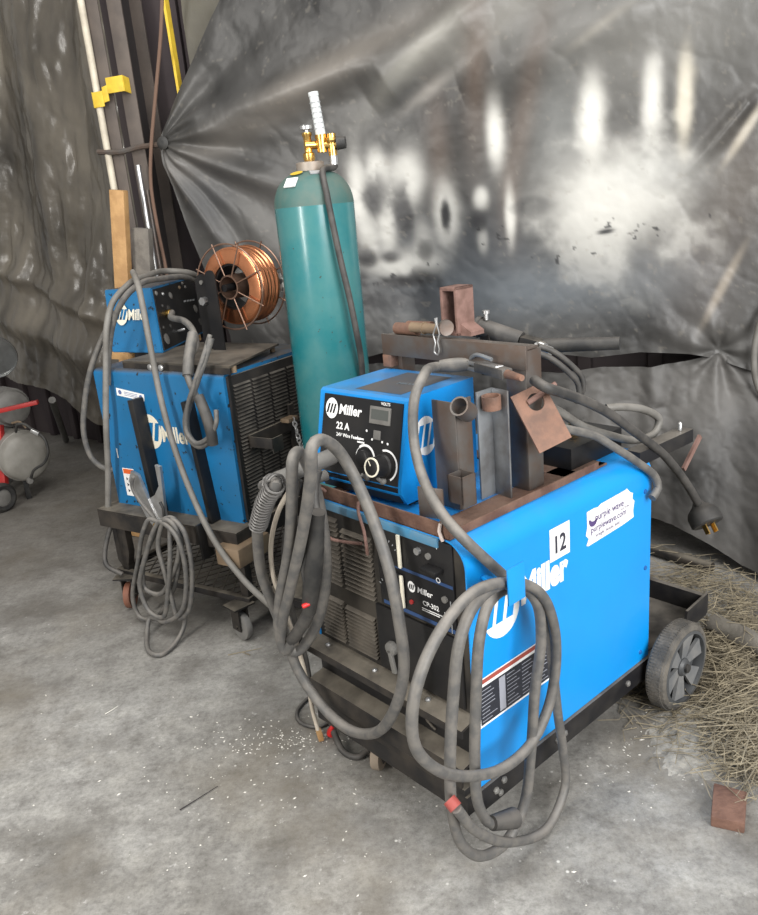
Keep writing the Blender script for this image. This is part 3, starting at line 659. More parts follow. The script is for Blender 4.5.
# cable hook plate
hk = MA.inverted() @ SA(507, 572, .10); hk2 = MA.inverted() @ SA(523, 596, .10)
b = MB(); b.box(WA, hk.x, hk.y + .03, hk2.y - .004, hk2.z + .014, hk2.z + .022, .002); b.box(hk.x - .002, hk.x + .002, hk.y, hk2.y + .006, hk2.z - .004, hk.z + .004, .001); b.build('cable_hook', blueA, A)
# box and handle on the rear of the cover
b = MB(); b.box(.36, .485, .50, .735, z1, z1 + .062, .004); b.build('rear_box', blackP, A)
MB().lathe([(.014, 0), (.014, .014), (.010, .018), (.016, .022), (.016, .030)], (.41, .62, z1 + .062), (0, 0, 1), 14).build('box_knob', brassM, A)
MB().bar((.54, .70, z1 - .008), (.562, .945, z1 + .0), .045, .040, bev=.004).build('rear_handle', railM, A)
MB().lathe([(.006, 0), (.006, .02), (.003, .024)], (.560, .91, z1 + .02), (0, 0, 1), 10).build('bolt', zinc, A)

MB().bar((.567, .925, z1 - .10), MA.inverted() @ SA(700, 436, .0), .016, .008, (1, 0, 0)).build('handle_strap', rust3, A)

# ------------------------------------------------------------------ wire feeder on top
fo = AO + AX * .022 + AY * .050 + V((0, 0, .812)); YF = YA + R(4)
F, FM = thing('wire_feeder', 'blue wire feeder box with two white-ringed dials, on the rusty rack', 'wire feeder', fo, YF)
fw, fd, fh = .300, .275, .252
prof = [(0.0, 0.0), (-.018, .030), (-.018, .045), (.028, fh - .006), (.036, fh), (fd, fh), (fd, 0)]
b = MB(); b.prism([(0, y, z) for y, z in prof], (fw, 0, 0)); bm_ = b.build('housing', blueF, F, smooth=25)
def slope(x, t):                                          # a point on the sloping front: t = 0 bottom .. 1 top
    return V((x, -.018 + .046 * t, .045 + (fh - .051) * t))
NU = (slope(0, 1) - slope(0, 0)).normalized(); NN = X3.cross(NU)
L_ = (slope(0, 1) - slope(0, 0)).length
b = MB(); b.prism([slope(.016, .02), slope(fw - .010, .02), slope(fw - .010, .97), slope(.022, .97)], NN * .005); b.prism([V((.016, -.0175, .045)), V((fw - .010, -.0175, .045)), V((fw - .010, .0, .004)), V((.016, .0, .004))], (0, -.005, -.002)); fpn = b.build('face_plate', blackP, F)
FP0 = slope(0, 0) + NN * .0054
def fp(x, t): return FP0 + X3 * x + NU * (L_ * t)
w = MB(); s = MB(); o = fp(.052, .80); w.disc(o, X3, NU, .022, .026); [s.quad(o, X3, NU, k * .011 - .007, k * .011 - .001, -.012, .012, .0012, .3) for k in (-1, 0, 1)]
w.text('Miller', fp(.078, .75), X3, NU, .034, bold=.03, shear=.12); w.build('maker_lettering', whiteP, fpn); w = MB(); w.text('22 A', fp(.072, .565), X3, NU, .024, bold=.03); w.text('24V Wire Feeder', fp(.074, .475), X3, NU, .0125, bold=.02)
w.build('model_lettering', whiteP, fpn); w = MB(); w.quad(fp(0, .48), X3, NU, .142, .172, 0, .004); w.quad(fp(0, .44), X3, NU, .150, .175, 0, .004); w.build('fine_print', whiteP, fpn); w = MB(); w.text('VOLTS', fp(.222, .925), X3, NU, .010, bold=.02); w.build('display_lettering', whiteP, fpn); w = MB()
for x, t in ((.180, .60), (.200, .51), (.234, .50), (.252, .49)): MB().disc(fp(x, t), X3, NU, .003).build('indicator_dot', whiteP, fpn)
def arc(mb, x, t, r0, r1, a0, a1, n=22):
    for k in range(n):
        p, q = R(a0 + (a1 - a0) * k / n), R(a0 + (a1 - a0) * (k + 1) / n)
        mb.poly(fp(x, t), X3, NU, [(math.cos(p) * r0, math.sin(p) * r0), (math.cos(p) * r1, math.sin(p) * r1), (math.cos(q) * r1, math.sin(q) * r1), (math.cos(q) * r0, math.sin(q) * r0)])
arc(w, .180, .27, .029, .035, 130, -50); arc(w, .180, .27, .031, .0325, 200, 130); w.build('dial_scale', whiteP, fpn); w = MB(); arc(w, .250, .235, .034, .039, 110, -60)
w.build('dial_scale', whiteP, fpn); s.build('badge_bars', blackP, fpn)
b = MB(); c = fp(.222, .80); b.bar(c - X3 * .034, c + X3 * .034, .042, .006, NN, .001); dp = b.build('digital_display', greyCast, fpn)
b = MB(); b.quad(c + NN * .003, X3, NU, -.028, .028, -.010, .014, .0006); b.build('display_window', mat('lcd', (.07, .075, .07), .25), dp)
b = MB(); b.bar(fp(.205, .57) , fp(.227, .57), .022, .006, NN, .001); b.build('rocker_switch', greyCast, fpn)
b = MB(); b.lathe([(.022, 0), (.020, .014), (.016, .016)], fp(.180, .27), NN, 24); b.build('dial_knob', blackP, fpn)
b = MB(); b.lathe([(.030, 0), (.030, .006), (.026, .010), (.024, .040), (.020, .042)], fp(.244, .225), NN, 28); kb = b.build('dial_knob', blackP, fpn)
b = MB(); b.lathe([(.0195, 0), (.0235, .0), (.0235, .002), (.0195, .002)], fp(.244, .225) + NN * .0405, NN, 32, closed=True); b.quad(fp(.244, .225) + NN * .0425, (X3 * .8 + NU * .6), (NU * .8 - X3 * .6), -.0015, .0015, .004, .018); b.build('dial_ring', creamP, kb)
for x in (.195, .248):
    b = MB(); c = fp(x, .055); b.lathe([(.009, 0), (.009, .006), (.005, .010)], c, NN, 12); b.tube([c + NN * .008, c + NN * .022 + NU * .008], .0045, 8, smooth=False); b.build('toggle_switch', greyCast, fpn)
    MB().quad(fp(x, .055), X3, NU, -.008, .006, .015, .019).build('fine_print', whiteP, fpn)
# side badge on the feeder's right side
w = MB(); s = MB(); o = V((fw, .082, .150)); w.disc(o, Y3, Z3, .040, .048); [s.quad(o, Y3, Z3, k * .022 - .014, k * .022 + .001, -.026, .028, .0012, .3) for k in (-1, 0, 1)]
w.build('side_badge', whiteP, F); s.build('badge_bars', blueF, F)
b = MB(); b.quad((0, 0, fh), X3, Y3, .10, .255, .055, .25, .0006); tp = b.build('top_label', mat('worn dark label', (.085, .078, .075), .6, col2=(.05, .07, .10), scale=12), F)
b = MB(); b.text('MILLER', (.165, .135, fh), Y3 * .2 + X3 * .98, Y3 * .98 - X3 * .2, .022, .0012, bold=.02); b.build('fine_print', mat('faded print', (.16, .20, .23), .6), tp)
MB().box(.01, fw - .01, .02, fd - .02, -.010, .0).build('base_plate', blackP, F)
# gun connector on the feeder's lower left
c = V((.085, -.034, .098)); b = MB(); b.lathe([(.018, 0), (.018, .02), (.021, .025), (.021, .10), (.019, .12), (.019, .20), (.014, .21)], (.085, -.005, .098), (-.06, -1, -.06), 24); b.build('gun_socket', greyCast, F)
b = MB(); b.lathe([(.015, 0), (.013, .03), (.009, .06)], (.040, -.022, .035), (-.1, -1, .0), 16); b.build('control_plug', greyCast, F)

# ------------------------------------------------------------------ rusty welded rack on the cover
RK, RM = thing('welded_rack', 'rusty homemade rack of angle iron and tube welded on top of the right machine', 'rack', AO + V((0, 0, z1)), YA)
b = MB(); t = .005
b.box(.065, .525, -.004, .001, 0, .036, .001); b.box(.065, .525, -.004, .04, 0, t, .001); b.build('front_rail', rustM, RK)
b = MB(); b.box(.505, .525, -.004, .60, 0, t, .001); b.box(.44, .522, .0, .60, .0, t, .001); b.box(.521, .526, -.002, .56, 0, .020, .001); b.build('side_rail', rustM, RK)
MB().box(.06, .10, .0, .55, 0, t).build('side_rail', rustM, RK)
MB().box(.06, .525, .45, .50, 0, t).build('rear_rail', rustM, RK)
MB().tube([(.507, -.008, .038), (.505, -.012, .02), (.512, -.010, -.002)], .004, 8).build('weld_bead', mat('pale bead', (.5, .42, .38), .6), RK)
b = MB(); b.box(.365, .437, .130, .135, t, .262, .001); b.box(.432, .437, .135, .185, t, .266, .001); b.build('angle_post', steelM, RK)
b = MB(); b.bar((.4285, .213, .136), (.4285, .267, .136), .005, .264, bev=.001); b.bar((.426, .267, .136), (.484, .259, .136), .005, .264, bev=.001); b.build('angle_post', steelL, RK)
b = MB(); b.box(.43, .49, .32, .378, t, .348, .002); b.build('square_post', steelM, RK)
def pipe(o, ax, l, m=steelM): return MB().lathe([(.0185, 0), (.0225, 0), (.0225, l), (.0185, l)], o, ax, 24, closed=True).build('torch_socket', m, RK)
pipe((.462, .118, .262), (-.22, .86, -.54), .050); pipe((.452, .238, .226), (.02, -.05, 1), .032, rust2)
b = MB(); x0_, x1_, y0_, y1_ = .438, .482, .092, .138; b.box(x0_, x0_ + .003, y0_, y1_, .045, .105); b.box(x1_ - .003, x1_, y0_, y1_, .03, .105); b.box(x0_, x1_, y0_, y0_ + .003, .04, .105); b.box(x0_, x1_, y1_ - .003, y1_, .04, .105); b.build('box_stub', steelM, RK)
b = MB(); b.bar((.383, .050, .042), (.445, .068, .042), .004, .074, bev=.001); b.build('tab_plate', steelM, RK)
# tilted plate with a hole, and the pin it hangs on
pz = V((.478, .275, .249)); e1 = V((.036, .087, .026)).normalized(); e2 = V((.073, 0, -.129)); e2 = (e2 - e1 * e2.dot(e1)).normalized(); b = MB(); b.plate_hole(pz, e1, e2, .088, .146, .006, (.050, .036), .021); b.build('hanging_plate', rust2, RK)
b = MB(); q = pz + e1 * .05 + e2 * .036; b.cyl(q - e1 * .02 - e2 * .006 , q + e1 * .055 + V((0, 0, .02)), .0065); b.build('pin', rust3, RK)
# cross beam with its posts
b = MB(); b.box(.0, .492, .318, .325, .303, .360, .001); b.box(.0, .492, .325, .365, .350, .356, .001); b.build('cross_beam', steelM, RK)
b = MB(); b.box(.0, .045, .345, .395, t, .350, .002); b.box(0, .07, .345, .395, 0, t); b.build('square_post', steelM, RK)
b = MB(); b.box(.0, .032, .316, .345, .270, .303, .002); b.build('end_block', rust2, RK)
b = MB(); b.cyl((.030, .350, .372), (.11, .352, .372), .016); b.cyl((.04, .385, .372), (.13, .385, .374), .015); b.build('pipe_offcut', rust2, RK)
# wire hooks on the front rail
b = MB(); b.tube([(.105, -.004, .022), (.092, -.014, .034), (.080, -.020, .022), (.090, -.022, .004), (.098, -.022, -.050), (.105, -.024, -.078), (.125, -.024, -.092), (.20, -.016, -.088), (.235, -.012, -.082)], .0042, 8); b.build('wire_hook', rust3, RK)
b = MB(); b.tube([(.285, -.004, .022), (.262, -.014, .036), (.250, -.020, .030), (.245, -.020, .008), (.262, -.022, -.040), (.268, -.024, -.075), (.264, -.020, -.100)], .0042, 8); b.build('wire_hook', rust3, RK)
# ------------------------------------------------------------------ left welder on its cart
K, KM = thing('machine_cart', 'dusty dark steel cart carrying the left blue welder and the gas cylinder', 'cart', BO, YB)
cz0, cz1 = .355, .428
b = MB(); b.box(-.035, .70, -.085, .62, cz1 - .006, cz1, .002); b.build('deck_plate', frameM, K)
b = MB(); b.box(-.035, .70, -.085, -.079, cz0, cz1 - .006); b.build('front_rail', frameM, K)
b = MB(); b.box(-.035, -.029, -.079, .62, cz0, cz1 - .006); b.build('side_rail', frameM, K)
b = MB(); b.box(.694, .70, -.079, .62, cz0, cz1 - .006); b.build('side_rail', frameM, K)
b = MB(); b.box(-.029, .694, .614, .62, cz0, cz1 - .006); b.build('rear_rail', frameM, K)
b = MB(); b.box(.625, .735, -.125, .05, .312, .384, .006); b.build('tube_bumper', tanM, K)
for x, y in ((.02, -.06), (.655, -.06), (.02, .57), (.655, .57)):
    b = MB(); b.box(x, x + .035, y, y + .035, .145, cz0, .003); b.build('leg', frameM, K)
b = MB(); b.prism([(.0, -.06, cz0), (.075, -.06, cz0), (.075, -.06, .24), (.06, -.06, .19), (.03, -.06, .16), (.0, -.06, .20)], (0, .03, 0)); b.build('gusset', frameM, K)
# lower shelf: frame and expanded metal
b = MB(); b.box(-.01, .70, -.07, -.045, .135, .160, .002); b.box(-.01, .70, .58, .605, .135, .160, .002); b.box(-.01, .015, -.045, .58, .135, .160, .002); b.box(.675, .70, -.045, .58, .135, .160, .002); b.build('shelf_frame', frameM, K)
b = MB(); n = 18
for k in range(-n, n):
    for sg in (1, -1):
        x0 = .345 + k * .05; pts = []
        y0, y1 = -.045, .58; x1 = x0 + sg * (y1 - y0) * .62
        # clip to the shelf
        def cl(t): return x0 + (x1 - x0) * t
        ts_ = [t for t in np.linspace(0, 1, 60) if .015 < cl(t) < .675]
        if len(ts_) > 1: b.bar((cl(ts_[0]), y0 + (y1 - y0) * ts_[0], .150), (cl(ts_[-1]), y0 + (y1 - y0) * ts_[-1], .150), .005, .004)
b.build('mesh_shelf', frameM, K)
# cylinder platform
b = MB(); b.box(.70, 1.13, .02, .46, .138, .150, .002); b.box(.70, 1.13, .02, .03, .110, .138); b.box(.70, 1.13, .45, .46, .110, .138); b.build('cylinder_platform', frameM, K)
redc = mat('red caster', (.19, .075, .045), .7, col2=(.11, .06, .04), scale=14)
caster(.052, -.075, K, .055, .145, redc, .5); caster(.665, -.09, K, .055, .145, mat('grey caster', (.17, .165, .155), .6, col2=(.10, .095, .09), scale=18), 1.3); caster(.04, .57, K, .055, .145, redc, .2); caster(1.04, .40, K, .050, .115, redc, .4)
# uprights and cylinder bracket
b = MB(); b.bar((.243, -.030, .885), (.272, -.030, .43), .028, .054, (0, 1, 0), .003); b.build('upright', blackP, K)
b = MB(); b.bar((.503, -.020, .89), (.545, -.020, .43), .02, .056, (0, 1, 0), .003); b.bar((.545, -.091, .45), (.552, -.091, .315), .012, .056, (0, 1, 0), .002); b.build('upright', blackP, K)
b = MB(); b.box(.690, .70, .30, .33, .43, .80); b.box(.690, .80, .06, .065, .705, .745, .002); b.box(.690, .70, .06, .33, .70, .75, .002); b.box(.795, .80, .06, .12, .690, .745, .002); b.build('cylinder_bracket', frameM, K)
b = MB(); b.box(.695, .735, .245, .305, .745, .760, .002); b.build('chain_tab', tanM, K)

Bm, BMx = thing('welding_power_source', 'older worn blue welding power source with black louvered end, on the cart at left', 'welder', BO + V((0, 0, cz1)), YB)
zt = .985 - cz1
rr = .02
outer = [(0, 0)] + [(rr - rr * math.cos(t), zt - rr + rr * math.sin(t)) for t in np.linspace(0, math.pi / 2, 6)] + [(DB - rr + rr * math.sin(t), zt - rr + rr * math.cos(t)) for t in np.linspace(0, math.pi / 2, 6)] + [(DB, 0)]
b = MB(); b.prism([(0, y, z) for y, z in outer], (WB - .012, 0, 0)); b.build('cover', blueB, Bm, smooth=30)
MB().box(WB - .012, WB, .012, DB - .006, .006, zt - .012, .002).build('end_panel', louvB, Bm)
ncol = 5
for c in range(ncol):
    y0 = .030 + c * (DB - .05) / ncol; y1 = y0 + (DB - .05) / ncol - .011; b = MB(); n = 36
    for k in range(n):
        z = .030 + (zt - .07) * k / n
        b.prism([(WB, y0, z), (WB + .006, y0, z - .001), (WB + .006, y0, z + .002), (WB, y0, z + .008)], (0, y1 - y0, 0))
    b.build('louver', louvB, Bm)
b = MB(); b.box(WB, WB + .004, .010, .024, .0, zt - .006); b.build('edge_trim', blackP, Bm)
fy = V((0, 0, 0))
w = MB(); s = MB(); o = V((.262, 0, .750 - cz1)); w.disc(o, X3, Z3, .058, .068, .0008); [s.quad(o, X3, Z3, k * .032 - .020, k * .032 + .001, -.036, .036, .0016, .28) for k in (-1, 0, 1)]
w.text('Miller', (.318, 0, .716 - cz1), X3, Z3, .085, .0008, bold=.03, shear=0, sx=.72); w.build('maker_lettering', creamP, Bm); s.build('badge_bars', blueB, Bm)
b = MB(); b.poly((0, 0, 0), X3, Z3, [(.112, .885 - cz1), (.258, .868 - cz1), (.262, .895 - cz1), (.114, .915 - cz1)], .0008); lb = b.build('label', whiteP, Bm)
b = MB(); b.disc((.132, 0, .898 - cz1), X3, Z3, .009, None, .0014); b.disc((.242, 0, .884 - cz1), X3, Z3, .008, None, .0014)
for k in range(3): b.poly((0, 0, 0), X3, Z3, [(.155, .899 - k * .006 - cz1), (.225, .891 - k * .006 - cz1), (.225, .893 - k * .006 - cz1), (.155, .901 - k * .006 - cz1)], .0014)
b.build('fine_print', mat('blue print', (.10, .14, .3), .5), lb)
b = MB(); b.quad((0, 0, 0), X3, Z3, .060, .125, .468 - cz1, .585 - cz1, .0008); wl = b.build('warning_label', whiteP, Bm)
b = MB(); b.quad((0, 0, 0), X3, Z3, .064, .121, .562 - cz1, .582 - cz1, .0014); b.build('label_stripe', orangeM, wl)
b = MB(); [b.disc((.078, 0, z - cz1), X3, Z3, .008, None, .0014, 3) for z in (.54, .515, .49)]; b.build('hazard_mark', inkM, wl)
b = MB(); b.quad((0, 0, 0), X3, Z3, .046, .052, .625 - cz1, .665 - cz1, .0008); b.build('scratch', whiteP, Bm)

# ---- spool stand plate on the cover
P_, PM = thing('spool_stand', 'dark steel plate with an upright twin bracket on top of the left welder', 'spool stand', BO + V((0, 0, .985)), YB)
b = MB(); b.prism([(.14, .030, .022), (.705, .000, .022), (.60, .41, .022), (.16, .41, .022)], (0, 0, .007)); b.build('base_plate', louvM, P_)
b = MB(); b.prism([(.14, .030, .0), (.705, .000, .0), (.705, .006, .0), (.14, .036, .0)], (0, 0, .022)); b.build('plate_lip', frameM, P_)
for q in ((.17, .035), (.69, .025), (.58, .38), (.18, .39)): MB().cyl((q[0], q[1] + .012, 0), (q[0], q[1] + .012, .022), .010).build('foot', tanM, P_)
for q in ((.30, .012), (.36, .008)): MB().lathe([(.012, 0), (.012, .006), (.006, .009)], (q[0], q[1] + .008, .011), (0, -1, 0), 12).build('bolt', zinc, P_)
def rounded_plate(x0, x1, y, ya, z0_, z1_, m, name):
    c = (x0 + x1) / 2; r = (x1 - x0) / 2
    b = MB(); b.prism([(x0, y, z0_), (x1, y, z0_)] + [(c + r * math.cos(t), y, z1_ - r + r * math.sin(t)) for t in np.linspace(0, math.pi, 11)], (0, ya, 0)); return b.build(name, m, P_)
rounded_plate(.330, .395, .285, .006, .029, .315, blackP, 'bracket_plate'); rounded_plate(.405, .455, .262, .006, .029, .330, blackP, 'bracket_plate')
MB().box(.395, .405, .262, .29, .029, .20).build('bracket_web', blackP, P_)
b = MB(); b.cyl((.372, .262, .215), (.372, .285, .215), .016, seg=6); b.build('axle_nut', zinc, P_)
for q in ((.365, .285), (.432, .25)): MB().cyl((q[0], .285, q[1]), (q[0], .279, q[1]), .008).build('bolt', greyCast, P_)

# ---- copper wire spool
sc = V((.460, .330, 1.243)); sroot = BMx  # in cart coordinates
SP, SPM = thing('wire_spool', 'spool of bright copper welding wire in a thin wire frame on the bracket', 'wire spool', frame(BO, YB) @ (sc - V((0, 0, .166))), YB)
o = V((0, 0, .166)); ax = Y3
b = MB(); pr = []
for k in range(25): pr.append((.142 + .0022 * math.sin(k * 2.4) + .004 * math.sin(k * .35), .014 + .108 * k / 24))
b.lathe([(.088, .012), (.138, .012)] + pr + [(.138, .124), (.088, .124)], o, ax, 64, closed=True); b.build('wire_coil', copperM, SP, smooth=60)
for z, rad in ((.0, .161), (.136, .161)):
    rg = MB(); rg.tube([o + ax * z + V((math.cos(a) * rad, 0, math.sin(a) * rad)) for a in np.linspace(0, 2 * math.pi, 48, endpoint=False)], .0032, 6, closed=True, smooth=False); rim = rg.build('flange_rim', spoolW, SP)
    for k in range(8):
        a = 2 * math.pi * k / 8 + .35; e = V((math.cos(a), 0, math.sin(a))); b = MB(); b.tube([o + ax * z + e * .045, o + ax * z + e * .172], .0028, 6, smooth=False); b.build('spoke', spoolW, rim)
b = MB(); b.lathe([(.040, -.004), (.046, -.004), (.046, .14), (.040, .14)], o, ax, 28, closed=True); b.build('core_ring', spoolW, SP)
b = MB(); b.cyl(o - Y3 * .03, o + Y3 * .16, .014); b.lathe([(.088, .02), (.080, .02), (.080, .118), (.088, .118)], o, ax, 32, closed=True); b.build('hub', blackP, SP)
b = MB(); b.poly(o + ax * .139, X3, Z3, [(.10, .04), (.158, .03), (.155, -.04), (.10, -.03)], .0); b.build('spool_label', mat('spool label', (.45, .45, .43), .6, col2=(.05, .05, .05), scale=60, lo=.5, hi=.55, amt=.9), SP)

# ---- small feeder (control box) on the left welder
QF, QM = thing('wire_feeder', 'smaller blue wire feeder box with black connector panel, beside the copper spool', 'wire feeder', BO + V((0, 0, 1.014)), YB)
A0, B0_, C0, D0 = V((-.075, .170, 0)), V((.207, .178, 0)), V((-.010, .665, 0)), V((-.145, .62, 0))
fh2 = .245
tp = lambda p, dx, dy: V((p.x + dx, p.y + dy, fh2))
A1, B1, C1, D1 = tp(A0, -.045, .055), tp(B0_, -.080, .070), tp(C0, -.045, .0), tp(D0, .0, .0)
b = MB(); bm = b.bm; vs = [bm.verts.new(p) for p in (A0, B0_, C0, D0, A1, B1, C1, D1)]
for f in [(3, 2, 1, 0), (4, 5, 6, 7), (0, 1, 5, 4), (1, 2, 6, 5), (2, 3, 7, 6), (3, 0, 4, 7)]: bm.faces.new([vs[i] for i in f])
bmesh.ops.bevel(bm, geom=list(bm.edges), offset=.004, segments=2, affect='EDGES'); b.build('housing', blueB, QF)
px_ = (C0 - B0_).normalized(); pn = (C0 - B0_).cross(B1 - B0_).normalized(); py_ = pn.cross(px_) ; plen = (C0 - B0_).length
PP = lambda u, v: B0_ + px_ * (u * plen) + (B1 - B0_) * v
def PPt(u, v): lo = B0_.lerp(C0, u); hi = B1.lerp(C1, u); return lo.lerp(hi, v)
b = MB(); b.prism([PPt(.02, .03), PPt(.98, .03), PPt(.98, .97), PPt(.02, .97)], pn * .004); pl = b.build('connector_panel', blackP, QF)
w = MB(); s = MB(); fx = (B0_ - A0).normalized(); fn_ = fx.cross((A1 - A0)).normalized(); fyv = fn_.cross(fx)
o = A0.lerp(A1, .60) + fx * .085 - fn_ * 0 ; nb = -fn_ if fn_.y > 0 else fn_
w.disc(o, fx, fyv, .034, .042, .002); [s.quad(o, fx, fyv, k * .018 - .012, k * .018 + .001, -.02, .022, .003, .3) for k in (-1, 0, 1)]
w.text('Miller', o + fx * .036 - fyv * .020, fx, fyv, .058, .002, bold=.03, sx=.78); w.build('maker_lettering', creamP, QF); s.build('badge_bars', blueB, QF)
for u, v, r_, m_ in ((.06, .90, .010, greyCast), (.20, .86, .008, zinc), (.36, .80, .014, greyCast), (.14, .68, .008, rubber), (.26, .60, .016, rubber), (.08, .36, .008, rubber), (.22, .34, .010, rubber), (.10, .18, .022, greyCast), (.60, .88, .008, tanM), (.74, .86, .008, greyCast), (.85, .45, .018, greyCast), (.88, .20, .018, rubber), (.70, .93, .008, greyCast)):
    c = PPt(u, v); MB().lathe([(r_, 0), (r_, .006), (r_ * .6, .010)], c, pn, 16).build('connector', m_, pl)
for k in range(4):
    b = MB(); b.quad(PPt(.62 + k * .07, .62 - k * .01) + pn * .0045, px_, (B1 - B0_).normalized(), 0, .026, 0, .008, .001); b.build('fine_print', greyP, pl)
b = MB(); b.lathe([(.014, 0), (.016, .004), (.016, .02), (.012, .03)], PPt(.20, .54), pn, 20); b.build('gas_fitting', brassM, pl)
MB().lathe([(.006, 0), (.006, .03), (.003, .035)], PPt(.36, .22), pn, 12).build('lever', zinc, pl)
b = MB(); b.prism([A0 + V((.12, .01, -.024)), B0_ + V((-.01, .01, -.024)), C0 + V((-.02, .0, -.024)), D0 + V((.12, .0, -.024))], (0, 0, .024)); b.build('base_plate', blackP, QF)
b = MB(); b.box(-.09, .01, .17, .60, -.029, 0, .002); tag(rebase(MB().world(Matrix()).merge(b.bm, frame(BO + V((0, 0, 1.014)), YB)).build('wooden_block', woodM)), 'small pine block under the left edge of the smaller feeder', 'block')

# ---- gas cylinder
CYL = V((-.137, 2.745, .150))
cy, CM = thing('gas_cylinder', 'tall teal gas cylinder standing between the two blue welders', 'gas cylinder', CYL, .6)
ch = 1.545 - .150; r = .131
b = MB(); b.lathe([(.0, .012), (r - .03, 0.0), (r - .012, .004), (r, .025), (r, ch - .035)], (0, 0, 0), seg=56); b.build('body', tealM, cy, smooth=50)
b = MB(); b.lathe([(r, ch - .036)] + [(r - (r - .045) * (1 - math.cos(t)) , ch - .036 + .105 * math.sin(t)) for t in np.linspace(.02, math.pi / 2 * .92, 12)] + [(.043, ch + .068), (.040, ch + .078)], seg=56); b.build('shoulder', neckM, cy, smooth=50)
b = MB(); b.lathe([(.040, ch + .070), (.045, ch + .072), (.045, ch + .098), (.040, ch + .10), (.02, ch + .10)], seg=36); b.build('neck_ring', mat('rusty ring', (.30, .26, .22), .5, .3, col2=(.18, .12, .08), scale=20), cy)
vz = ch + .10
b = MB(); b.lathe([(.016, vz), (.019, vz + .01), (.019, vz + .025), (.013, vz + .03), (.013, vz + .075), (.016, vz + .08), (.016, vz + .088)], seg=20); b.cyl((-.012, -.0, vz + .05), (.05, -.02, vz + .05), .013); b.build('valve', brassM, cy)
b = MB(); b.lathe([(.007, vz + .088), (.007, vz + .096), (.021, vz + .098), (.022, vz + .108), (.012, vz + .112)], seg=18); b.build('valve_handle', zinc, cy)
RG = bpy.data.objects.new('regulator', None); COL.objects.link(RG); RG.parent = cy; RG.location = (0, 0, 0)
# regulator body sits to the right of the valve as seen from the machines
Rm = CM.inverted()
rd = (Rm.to_3x3() @ V((1, -.15, 0))).normalized()
c = rd * .045
b = MB(); b.cyl(c + V((0, 0, vz + .025)), c + V((0, 0, vz + .068)), .016); b.cyl(c + rd * .034 + V((0, 0, vz + .012)), c + rd * .034 + V((0, 0, vz + .078)), .014); b.cyl(c - rd * .01 + V((0, 0, vz + .045)), c + rd * .05 + V((0, 0, vz + .045)), .013); b.cyl(c + V((0, 0, vz + .066)), c + V((0, 0, vz + .078)), .019); b.lathe([(.019, .0), (.022, .008), (.019, .016)], c + rd * .034 + V((0, 0, vz + .05)), seg=16); b.build('regulator_body', brassM, RG)
b = MB(); b.cyl(c + rd * .05 + V((0, 0, vz + .048)), c + rd * .078 + V((0, 0, vz + .048)), .021, .018); b.build('regulator_knob', rubber, RG)
b = MB(); t0 = c + V((0, 0, vz + .078)); b.cyl(t0, t0 + V((0, 0, .118)) - rd * .010, .0165, .015); b.build('flow_tube', glassM, RG)
td = V((0, 0, .118)) - rd * .010
for k in range(6):
    q = t0 + td * (.16 + .13 * k); MB().lathe([(.0160, -.0015), (.0175, -.0015), (.0175, .0015), (.0160, .0015)], q, td, 20, closed=True).build('flow_mark', greyP, RG)
b = MB(); b.cyl(t0 + V((0, 0, .114)) - rd * .010, t0 + V((0, 0, .126)) - rd * .011, .0165); b.build('tube_cap', glassM, RG)
# stickers on the shoulder
def on_dome(ang, v, w_, h_, m, name, el=False):
    d = (Rm.to_3x3() @ V((math.cos(ang), math.sin(ang), 0))).normalized(); tg = V((-d.y, d.x, 0)); t = v * math.pi / 2
    rad = r - (r - .045) * (1 - math.cos(t)); c = d * rad + V((0, 0, ch - .036 + .105 * math.sin(t)))
    nrm = (d * math.cos(t) * .105 + V((0, 0, 1)) * math.sin(t) * (r - .045)).normalized(); up = nrm.cross(tg)
    if up.z < 0: up = -up
    b = MB()
    if el: b.disc(c + nrm * .004, tg, up, w_, h_, 0)
    else: b.bar(c - tg * w_ + nrm * .002, c + tg * w_ + nrm * .002, h_ * 2, .004, nrm)
    b.build(name, m, cy)
on_dome(R(-125), .50, .022, .017, whiteP, 'white_sticker'); on_dome(R(-126), .80, .024, .015, mat('yellow sticker', (.60, .42, .04), .5), 'yellow_sticker', True); on_dome(R(-76), .78, .018, .010, greyP, 'grey_sticker')
# chain from bracket to cylinder
ch0 = frame(BO, YB) @ V((.735, .275, .752)); ch1 = V((-.137, 2.745, 0)) + V((-.105, -.083, .63)); chm = (ch0 + ch1) / 2 - V((0, 0, .045))
pts = crom([ch0, chm, ch1], step=.002); tot = 0; links = []; nxt = 0
b = MB(); k = 0
for i in range(1, len(pts)):
    tot += (pts[i] - pts[i - 1]).length
    if tot >= nxt:
        t = (pts[i] - pts[i - 1]).normalized(); sd = t.orthogonal().normalized(); sd = Matrix.Rotation(R(90 * (k % 2) + 20), 3, t) @ sd
        b.tube([pts[i] + t * .013 * math.cos(a) + sd * .0075 * math.sin(a) for a in np.linspace(0, 2 * math.pi, 12, endpoint=False)], .0028, 6, closed=True, smooth=False); nxt += .0185; k += 1
tag(rebase(b.build('chain', zinc)), 'short steel chain from the cart bracket to the teal gas cylinder', 'chain')
